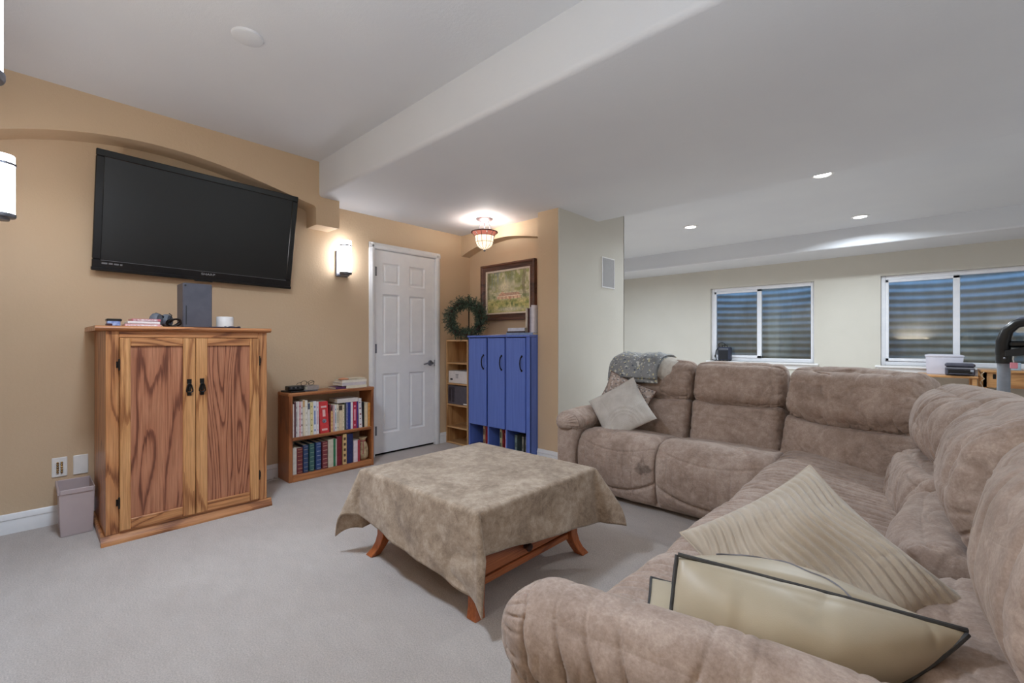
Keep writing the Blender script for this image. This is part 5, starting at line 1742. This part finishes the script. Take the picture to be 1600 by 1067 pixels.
# pale knitted pillow on its corner at the far left end of the sofa
def knit():
    def dsp(X, Y, U, W):
        f = np.abs(np.sin(X * math.pi / .012)) * np.abs(np.sin(Y * math.pi / .012))
        d = .0018 * f
        rr = np.hypot(X + .03, Y + .16)
        return d + .006 * np.exp(-((rr - .15) / .012) ** 2) + .005 * np.exp(-((rr - .12) / .008) ** 2) + .004 * np.exp(-((rr - .095) / .007) ** 2)
    V, F, E = pillow((.40, .40), .14, 130, .06, 81, dsp, wrinkle=.4)
    top = np.array([-1.645, 3.19, .82])
    bot = np.array([-1.66, 2.98, .475])
    c = np.array([-1.695, 3.055, .615])
    up = top - bot
    right = np.array([.60, .02, -.10])
    u_, r_ = up / np.linalg.norm(up), right / np.linalg.norm(right)
    Mx = axes(u_ * .98 + r_, u_ - r_)
    if Mx[1, 2] > 0:
        Mx[:, 2] *= -1
        F = [q[::-1] for q in F]
    t = thing('knit_pillow', tuple(c - np.array([0, 0, .17])), 'pale knitted pillow leaning at the far end of the sofa by its left arm', 'pillow', 'pillows on the sofa')
    obj('pillow_body', (V @ Mx.T + c, F), M_KNIT, t, True, 180)
knit()
def pattern():
    V, F, E = pillow((.40, .26), .11, 60, .08, 85)
    c = np.array([-1.735, 3.215, .70])
    Mx = axes((.92, .06, -.34), (.28, .22, .9))
    if Mx[1, 2] > 0:
        Mx[:, 2] *= -1
        F = [q[::-1] for q in F]
    t = thing('printed_pillow', tuple(c - np.array([0, 0, .15])), 'grey rose printed pillow half hidden behind the pale knitted pillow', 'pillow', 'pillows on the sofa')
    obj('pillow_body', (V @ Mx.T + c, F), M_PATT, t, True, 180)
    obj('seam_edge', MB().tube(E @ Mx.T + c, .004, 6, True), pm('brown_edge', (120, 92, 78), rough=.8), t)
pattern()

# folded blanket over the left backrest
def blanket():
    t = thing('folded_blanket', (-1.70, 3.47, .93), 'folded grey flower print blanket draped over the top of the left backrest', 'blanket')
    c = (-1.715, 3.455)
    for k, (dz, dx) in enumerate(((0, 0), (.026, .012))):
        path = [(-.185, .80 + .03 * k), (-.178, .86), (-.160, .92), (-.125, .965), (-.06, .985), (.02, .99), (.09, .985), (.14, .96), (.165, .90)]
        p = np.array(path)
        seg = np.r_[0, np.cumsum(np.linalg.norm(np.diff(p, axis=0), axis=1))]
        s = np.linspace(0, seg[-1], 60)
        ker = np.ones(7) / 7
        Y = np.convolve(np.pad(np.interp(s, seg, p[:, 0]), 3, mode='edge'), ker, 'valid')
        Zz = np.convolve(np.pad(np.interp(s, seg, p[:, 1]), 3, mode='edge'), ker, 'valid')
        tY, tZ = np.gradient(Y), np.gradient(Zz)
        l = np.hypot(tY, tZ) + 1e-9
        nY, nZ = -tZ / l, tY / l
        V, F = [], []
        nu = 44
        th = .024
        half = .215 - .01 * k
        ring = []
        for i in range(60):
            row = []
            for q in range(2 * nu):
                if q < nu:
                    u = -1 + 2 * q / (nu - 1)
                    o = 1
                else:
                    u = 1 - 2 * (q - nu) / (nu - 1)
                    o = 0
                ed = math.sqrt(max(0, 1 - abs(u) ** 8)) * math.sqrt(max(0.05, 1 - abs(2 * i / 59 - 1) ** 14))
                h = dz + (th * (.5 + (.5 if o else -.5) * ed))
                x = c[0] + dx + u * half * (1 - .02 * math.sin(i * .2 + k))
                w = .006 * math.sin(u * 5 + i * .1 + 2 * k) + .004 * math.sin(u * 13 + i * .17)
                V.append((x, c[1] + Y[i] + nY[i] * (h + w), Zz[i] + nZ[i] * (h + w)))
                row.append(len(V) - 1)
            ring.append(row)
        for i in range(59):
            for q in range(2 * nu):
                q2 = (q + 1) % (2 * nu)
                F.append((ring[i][q], ring[i][q2], ring[i + 1][q2], ring[i + 1][q]))
        F.append(tuple(ring[0])[::-1])
        F.append(tuple(ring[-1]))
        obj('fold', (np.array(V), F), M_BLANKET, t, True, 60)
    # pale fleece underside turned out at the right
    path = [(-.150, .835), (-.14, .90), (-.10, .955), (-.04, .978), (.04, .985), (.1, .975)]
    V, F = [], []
    for i, (y, z) in enumerate(path):
        f = i / (len(path) - 1)
        for j in range(14):
            g = j / 13
            x = -1.525 + (.06 + .10 * min(1, f * 1.8)) * g
            zz = z + (.030 * (1 - g)) - .012 * g
            V.append((x, c[1] + y + .018 * (1 - g) * -1 + .015 * g, zz + .004 * math.sin(g * 9 + i)))
    n = 14
    F = [(i * n + j, i * n + j + 1, (i + 1) * n + j + 1, (i + 1) * n + j) for i in range(len(path) - 1) for j in range(n - 1)]
    o = obj('fleece_side', (np.array(V), F), pm('cream_fleece', (206, 200, 190), (192, 184, 174), 40, .95, bump=.6, bscale=240), t, True, 180)
    o.modifiers.new('thick', 'SOLIDIFY').thickness = .012
blanket()

# ------------------------------------------------------------------ coffee table and its cloth
TX0, TX1, TY0, TY1, TZ = -2.165, -1.305, 1.205, 2.03, .455
def coffee_table():
    t = thing('coffee_table', ((TX0 + TX1) / 2, (TY0 + TY1) / 2, 0), 'square cherry wood coffee table with flared feet under a taupe cloth', 'table')
    obj('tabletop', MB().box(TX0, TX1, TY0, TY1, TZ - .028, TZ, .005), M_CHERRY, t)
    ix0, ix1, iy0, iy1 = TX0 + .05, TX1 - .085, TY0 + .085, TY1 - .06
    obj('side_board', MB().box(ix0, ix1, iy0, iy0 + .02, .105, .43, .002), M_CHERRY, t)
    obj('side_board', MB().box(ix0, ix1, iy1 - .02, iy1, .105, .43, .002), M_CHERRY, t)
    obj('side_board', MB().box(ix0, ix0 + .02, iy0 + .02, iy1 - .02, .105, .43, .002), M_CHERRY, t)
    obj('lower_rail', MB().box(ix1 - .03, ix1 + .006, iy0 + .03, iy1 - .03, .088, .118, .004), M_CHERRY, t)
    obj('upper_rail', MB().box(ix1 - .03, ix1 + .002, iy0 + .03, iy1 - .03, .212, .234, .003), M_CHERRY, t)
    obj('inner_floor', MB().box(ix0 + .02, ix1 - .03, iy0 + .02, iy1 - .02, .105, .118), M_CHERRY, t, False)
    obj('inner_shelf', MB().box(ix0 + .02, ix1 - .03, iy0 + .02, iy1 - .02, .212, .226), M_DARK, t, False)
    d = obj('drawer_front', MB().box(ix1 - .02, ix1 - .001, iy0 + .035, iy1 - .035, .122, .208, .004), M_CHERRYX, t)
    ym = (iy0 + iy1) / 2 - .03
    obj('knob', MB().lathe([(0, 0), (.014, 0), (.012, .008), (.010, .012), (.017, .018), (.020, .026), (.017, .033), (.008, .036), (0, .036)], (ix1 - .001, ym, .165), 20, [[0, 0, 1], [1, 0, 0], [0, 1, 0]]), pm('dark_bronze_knob', (74, 44, 32), (52, 30, 24), 60, .35, .3), d)
    # four sabre legs
    for (sx, sy) in ((0, 0), (1, 0), (1, 1), (0, 1)):
        cx = ix1 - .005 if sx else ix0 + .005
        cy = iy1 - .0 if sy else iy0 + .0
        dx = (1 if sx else -1) * .7071
        dy = (1 if sy else -1) * .7071
        V, F = [], []
        st = [(.43, 0, .030), (.30, 0, .029), (.16, 0, .028), (.11, .002, .027), (.07, .014, .026), (.035, .034, .025), (.012, .053, .027), (0, .062, .028)]
        for z, o, h in st:
            for (u, w) in ((-1, -1), (1, -1), (1, 1), (-1, 1)):
                V.append((cx + dx * o + u * h, cy + dy * o + w * h, z))
        n = len(st)
        for j in range(n - 1):
            for k in range(4):
                k2 = (k + 1) % 4
                F.append((4 * j + k2, 4 * j + k, 4 * j + 4 + k, 4 * j + 4 + k2))
        F.append((0, 1, 2, 3))
        F.append(tuple(4 * (n - 1) + k for k in (3, 2, 1, 0)))
        o = obj('leg', MB().add(V, F), M_BC if False else M_CHERRY_Z, t, True, 30)
        bv = o.modifiers.new('round', 'BEVEL')
        bv.width = .004
        bv.segments = 2
        bv.limit_method = 'ANGLE'
M_CHERRY_Z = oak('cherry_leg_wood', (184, 106, 60), (170, 93, 50), (136, 70, 38), axis='z', freq=5)
coffee_table()

def cloth():
    """square cloth laid over the table, a little askew, corners hanging as ears"""
    t = thing('table_cover', ((TX0 + TX1) / 2, (TY0 + TY1) / 2, TZ), 'taupe velvet cloth draped over the coffee table, corners hanging', 'cloth')
    hx, hy = (TX1 - TX0) / 2 + .004, (TY1 - TY0) / 2 + .004
    cx, cy = (TX0 + TX1) / 2, (TY0 + TY1) / 2
    S = 1.355
    rot = R(-7.0)
    off = np.array([-.02, -.02])
    n = 200
    g = np.linspace(-S / 2, S / 2, n)
    A, B = np.meshgrid(g, g, indexing='ij')
    X = A * math.cos(rot) - B * math.sin(rot) + off[0]
    Y = A * math.sin(rot) + B * math.cos(rot) + off[1]
    ox = np.maximum(np.abs(X) - hx, 0)
    oy = np.maximum(np.abs(Y) - hy, 0)
    sx, sy = np.sign(X), np.sign(Y)
    px, py, pz = np.clip(X, -hx, hx), np.clip(Y, -hy, hy), np.full(X.shape, TZ + .004)
    r = .012
    def drop(o):
        """rounded edge: returns (outward, down)"""
        a = np.minimum(o / r, math.pi / 2)
        ex = np.maximum(o - r * math.pi / 2, 0)
        return r * np.sin(a), r * (1 - np.cos(a)) + ex
    P = np.stack([X.ravel(), Y.ravel(), 0 * X.ravel()], 1)
    nz = vnoise(P, 4, 91).reshape(X.shape)
    n2 = vnoise(P, 9, 92).reshape(X.shape)
    # sides
    m = (ox > 0) & (oy == 0)
    o_, d_ = drop(ox)
    wav = ox * (.05 + .07 * nz + .05 * n2)
    px = np.where(m, px + sx * (o_ + np.abs(wav)), px)
    pz = np.where(m, pz - d_, pz)
    m = (oy > 0) & (ox == 0)
    o_, d_ = drop(oy)
    wav = oy * (.05 + .07 * nz + .05 * n2)
    py = np.where(m, py + sy * (o_ + np.abs(wav)), py)
    pz = np.where(m, pz - d_, pz)
    # corner ears
    m = (ox > 0) & (oy > 0)
    rr = np.hypot(ox, oy)
    th = np.arctan2(oy, ox)                             # 0 .. 90 deg
    f = th / (math.pi / 2)
    beta = np.where((sx > 0) & (sy < 0), R(13), np.where((sx < 0) & (sy < 0), R(24), R(34))) * np.sin(math.pi * f) ** .9
    ph = (f - .5) * R(60)
    base = math.pi / 4
    base = np.where((sx > 0) & (sy < 0), R(12), base)
    dirx = np.cos(base + ph)
    diry = np.sin(base + ph)
    o_, d_ = drop(rr)
    dn = d_ * np.cos(beta)
    ou = o_ + rr * np.sin(beta) + rr * .10 * (1 - np.sin(math.pi * f))
    px = np.where(m, sx * hx + sx * ou * dirx, px)
    py = np.where(m, sy * hy + sy * ou * diry, py)
    pz = np.where(m, pz - dn, pz)
    pz = np.maximum(pz, .006) + .0012 * n2 * (ox + oy == 0)
    V = np.stack([px.ravel() + cx, py.ravel() + cy, pz.ravel()], 1)
    F = [(i * n + j, (i + 1) * n + j, (i + 1) * n + j + 1, i * n + j + 1) for i in range(n - 1) for j in range(n - 1)]
    o = obj('draped_cloth', (V, F), M_CLOTH, t, True, 180)
    s = o.modifiers.new('thick', 'SOLIDIFY')
    s.thickness = .004
    s.offset = 1
    rim = [(i, 0) for i in range(n)] + [(n - 1, j) for j in range(1, n)] + [(i, n - 1) for i in range(n - 2, -1, -1)] + [(0, j) for j in range(n - 2, 0, -1)]
    obj('hem', MB().tube([V[i * n + j] for i, j in rim], .0035, 5, True), M_CLOTH, t)
cloth()

# ------------------------------------------------------------------ behind the sofa
def amplifier():
    x0, x1, y0, y1, z0 = -2.60, -2.40, 7.985, 8.085, WZ[0]
    t = thing('guitar_amplifier', (-2.51, 8.04, z0), 'small black amplifier with cables on the sill of the left window', 'amplifier')
    z1 = z0 + .235
    obj('cabinet', MB().box(x0, x1, y0, y1, z0 + .012, z1, .012), pm('blue_black_vinyl', (46, 54, 76), (36, 42, 60), 60, .5, bump=.3, bscale=300), t)
    obj('grille_cloth', MB().box(x0 + .02, x1 - .035, y0 - .003, y0 + .002, z0 + .03, z1 - .055), pm('grille_black', (34, 36, 42), (22, 24, 30), 200, .8), t, False)
    obj('control_panel', MB().box(x0 + .02, x1 - .035, y0 - .004, y0 + .002, z1 - .048, z1 - .018), pm('grey_panel', (110, 116, 128), rough=.4), t, False)
    for k in range(5):
        obj('knob', MB().lathe([(0, 0), (.007, 0), (.006, .01), (0, .01)], (x0 + .035 + .026 * k, y0 - .004, z1 - .033), 10, [[1, 0, 0], [0, 0, -1], [0, 1, 0]]), M_BLACK, t)
    obj('handle', MB().tube([(x0 + .06, 8.035, z1), (x0 + .065, 8.035, z1 + .03), (x0 + .10, 8.035, z1 + .036), (x0 + .135, 8.035, z1 + .03), (x0 + .14, 8.035, z1)], .007, 8), M_BLACKM, t)
    for k in range(4):
        obj('foot', MB().lathe([(0, 0), (.01, 0), (.01, .013), (0, .013)], ((x0 + .02, x1 - .02)[k % 2], (y0 + .02, y1 - .02)[k // 2], z0), 10), M_BLACK, t)
    c = MB()
    c.tube([(x0 + .05 + .05 * math.cos(a) * (1 + .1 * math.sin(3 * a)), 8.04, z1 + .03 + .045 * math.sin(a)) for a in np.linspace(-.6, 5.2, 30)], .006, 6)
    c.tube([(x0 + .01, 8.03, z1 + .01), (x0 - .04, 8.03, z1 - .06), (x0 - .055, 8.03, z0 + .08), (x0 - .03, 8.02, z0 + .02), (x0 - .06, 8.01, z0 + .012), (x0 - .09, 8.0, z0 + .02), (x0 - .05, 7.995, z0 + .008), (x0 + .05, 7.992, z0 + .008)], .007, 6)
    c.tube([(x0 + .08, 7.995, z0 + .01), (x0 + .12, 7.99, z0 + .02), (x0 + .15, 7.992, z0 + .008), (x0 + .19, 8.0, z0 + .012)], .007, 6)
    tag(obj('amplifier_cable', c, M_BLACKM), 'black cable looped over and around the small amplifier', 'cable')
amplifier()

def side_stand():
    t = thing('side_stand', (.23, 7.72, 0), 'low wooden stand behind the sofa carrying the white tub and the dark printer', 'stand')
    obj('top_board', MB().box(-.08, .45, 7.42, 7.98, .70, .725, .004), M_DESK, t)
    for (x, y) in ((-.05, 7.45), (.42, 7.45), (-.05, 7.95), (.42, 7.95)):
        obj('leg', MB().box(x - .02, x + .02, y - .02, y + .02, 0, .70, .003), M_DESK, t)
side_stand()
t = thing('white_tub', (.15, 7.8, .725), 'tall translucent white plastic tub in front of the right window', 'tub')
obj('tub_body', shell(.0, .34, 7.66, 7.96, .727, .955, .012, .005), pm('milky_plastic', (214, 214, 226), (206, 206, 220), 10, .35), t)
obj('lid', MB().prism([(-.006, .945), (.346, .945), (.346, .957), (.30, .968), (.04, .970), (-.006, .960)], 'y', 7.654, 7.966), pm('milky_lid', (216, 216, 228), (210, 210, 224), 10, .35), t)
t = thing('printer', (.30, 7.54, .725), 'small dark grey printer before the white tub under the right window', 'printer')
pb = pm('slate_plastic', (74, 74, 86), (64, 64, 76), 20, .45)
obj('housing', MB().box(.175, .425, 7.45, 7.64, .726, .822, .012), pb, t)
obj('lid', MB().box(.172, .428, 7.447, 7.643, .824, .872, .016), pb, t)
obj('output_slot', MB().box(.20, .40, 7.446, 7.452, .752, .795), M_BLACK, t, False)
obj('silver_strip', MB().box(.18, .42, 7.444, 7.449, .812, .822), pm('silver_strip', (150, 152, 160), rough=.35), t, False)
obj('paper_tray', MB().box(.21, .37, 7.40, 7.46, .745, .755, .003), pb, t)
obj('control_panel', MB().box(.385, .412, 7.443, 7.449, .775, .80), pm('panel_grey', (160, 166, 178), rough=.4), t, False)

def desk():
    x0, x1, y0, y1 = .47, 1.55, 7.50, 7.98
    t = thing('desk', ((x0 + x1) / 2, (y0 + y1) / 2, 0), 'honey wood desk standing under the right window, behind the treadmill', 'desk')
    obj('desktop', MB().box(x0, x1, y0, y1, .775, .80, .004), M_DESK, t)
    obj('front_board', MB().box(x0 + .02, x1 - .02, y0 + .03, y0 + .05, .60, .775, .002), M_DESK, t)
    obj('cable_slot', MB().box(x0 + .10, x0 + .125, y0 + .0275, y0 + .032, .70, .755), M_DARK, t, False)
    for (x, y) in ((x0 + .03, y0 + .05), (x1 - .03, y0 + .05), (x0 + .03, y1 - .04), (x1 - .03, y1 - .04)):
        obj('leg', MB().box(x - .025, x + .025, y - .02, y + .02, 0, .775, .003), M_DESK, t)
    cb = MB()
    cb.tube([(x0 + .03, y0 - .005, .78), (x0 - .0, y0 - .01, .74), (x0 + .03, y0 - .01, .70), (x0 - .005, y0 - .01, .66), (x0 + .02, y0 - .01, .60), (x0 + .02, y0 - .01, .02)], .005, 6)
    tag(obj('hanging_cable', cb, pm('tan_cord', (190, 170, 140), rough=.6)), 'pale cable hanging over the left end of the desk', 'cable')
desk()
t = thing('tissue_box', (.75, 7.70, .80), 'small pale blue box on the desk beside the treadmill post', 'box')
obj('carton', MB().box(.67, .80, 7.66, 7.74, .8005, .885, .003), pm('pale_blue_card', (166, 188, 206), (156, 178, 198), 30, .6), t)
obj('slot', MB().lathe([(0, 0), (.03, 0), (.03, .001), (0, .001)], (.735, 7.70, .885), 16), M_PLATE, t)
def treadmill():
    t = thing('treadmill', (.95, 5.2, 0), 'treadmill with a grey post and black console at the right picture edge', 'treadmill')
    gp = pm('grey_powder_coat', (136, 142, 152), (126, 132, 142), 20, .4, .2)
    obj('deck', MB().box(.42, 1.18, 5.0, 6.7, .06, .15, .02), M_BLACKM, t)
    obj('belt', MB().box(.55, 1.05, 5.12, 6.66, .15, .156), pm('belt_rubber', (34, 34, 36), rough=.8), t, False)
    obj('motor_hood', MB().box(.46, 1.14, 4.86, 5.16, .06, .24, .05), M_BLACKM, t)
    for x in (.435, 1.165):
        obj('upright', MB().tube([(x, 5.05, .08), (x, 5.02, .6), (x, 5.0, 1.02)], .036, 16), gp, t)
        obj('clamp', MB().cyl((x, 5.0, .965), (x, 5.0, 1.045), .044, n=20), M_BLACK, t)
        obj('clamp_bolt', MB().sphere((x - .0, 4.957, 1.005), .008, 8, 6), M_STEEL, t)
    # hooped console: outer arch, inner screen bar, tray
    xs = (.435, 1.165)
    arch = [(xs[0] - .005, 5.0, 1.03), (xs[0] - .005, 4.99, 1.13), (xs[0] + .015, 4.985, 1.21), (xs[0] + .06, 4.98, 1.262), (xs[0] + .15, 4.975, 1.285), (.8, 4.97, 1.295),
            (xs[1] - .15, 4.975, 1.285), (xs[1] - .06, 4.98, 1.262), (xs[1] - .015, 4.985, 1.21), (xs[1] + .005, 4.99, 1.13), (xs[1] + .005, 5.0, 1.03)]
    obj('console_arch', MB().tube(arch, [.042, .040, .036, .034, .032, .032, .032, .034, .036, .040, .042], 14), M_BLACK, t)
    obj('arch_cap', MB().tube([(xs[0] + .03, 4.985, 1.262), (xs[0] + .08, 4.978, 1.295), (xs[0] + .16, 4.972, 1.317), (.8, 4.967, 1.326), (xs[1] - .16, 4.972, 1.317), (xs[1] - .08, 4.978, 1.295), (xs[1] - .03, 4.985, 1.262)], .014, 8), pm('slate_cap', (96, 102, 118), rough=.4), t)
    obj('console_bar', MB().box(xs[0] + .02, xs[1] - .02, 4.95, 5.03, 1.085, 1.135, .015), M_BLACK, t)
    obj('console_tray', MB().prism([(xs[0] - .0, 1.02), (xs[0] + .12, 1.03), (.8, 1.06), (xs[1] - .12, 1.03), (xs[1], 1.02), (xs[1], 1.06), (xs[1] - .1, 1.09), (xs[0] + .1, 1.09), (xs[0], 1.06)], 'y', 4.93, 5.05), M_BLACKM, t)
    obj('display', MB().box(.62, .98, 4.955, 4.975, 1.13, 1.25, .01), M_SCREEN, t)
    obj('inner_post', MB().box(xs[0] + .125, xs[0] + .16, 4.965, 5.0, 1.10, 1.27, .01), M_BLACK, t)
    obj('safety_cord', MB().tube([(xs[0] + .045, 4.95, 1.04), (xs[0] + .04, 4.945, 1.0), (xs[0] + .045, 4.945, .975)], .003, 6), M_PLATE, t)
    obj('safety_tag', MB().box(xs[0] + .025, xs[0] + .065, 4.938, 4.948, .93, .975, .004), pm('pink_plastic', (222, 142, 156), (212, 130, 146), 20, .5), t)
treadmill()
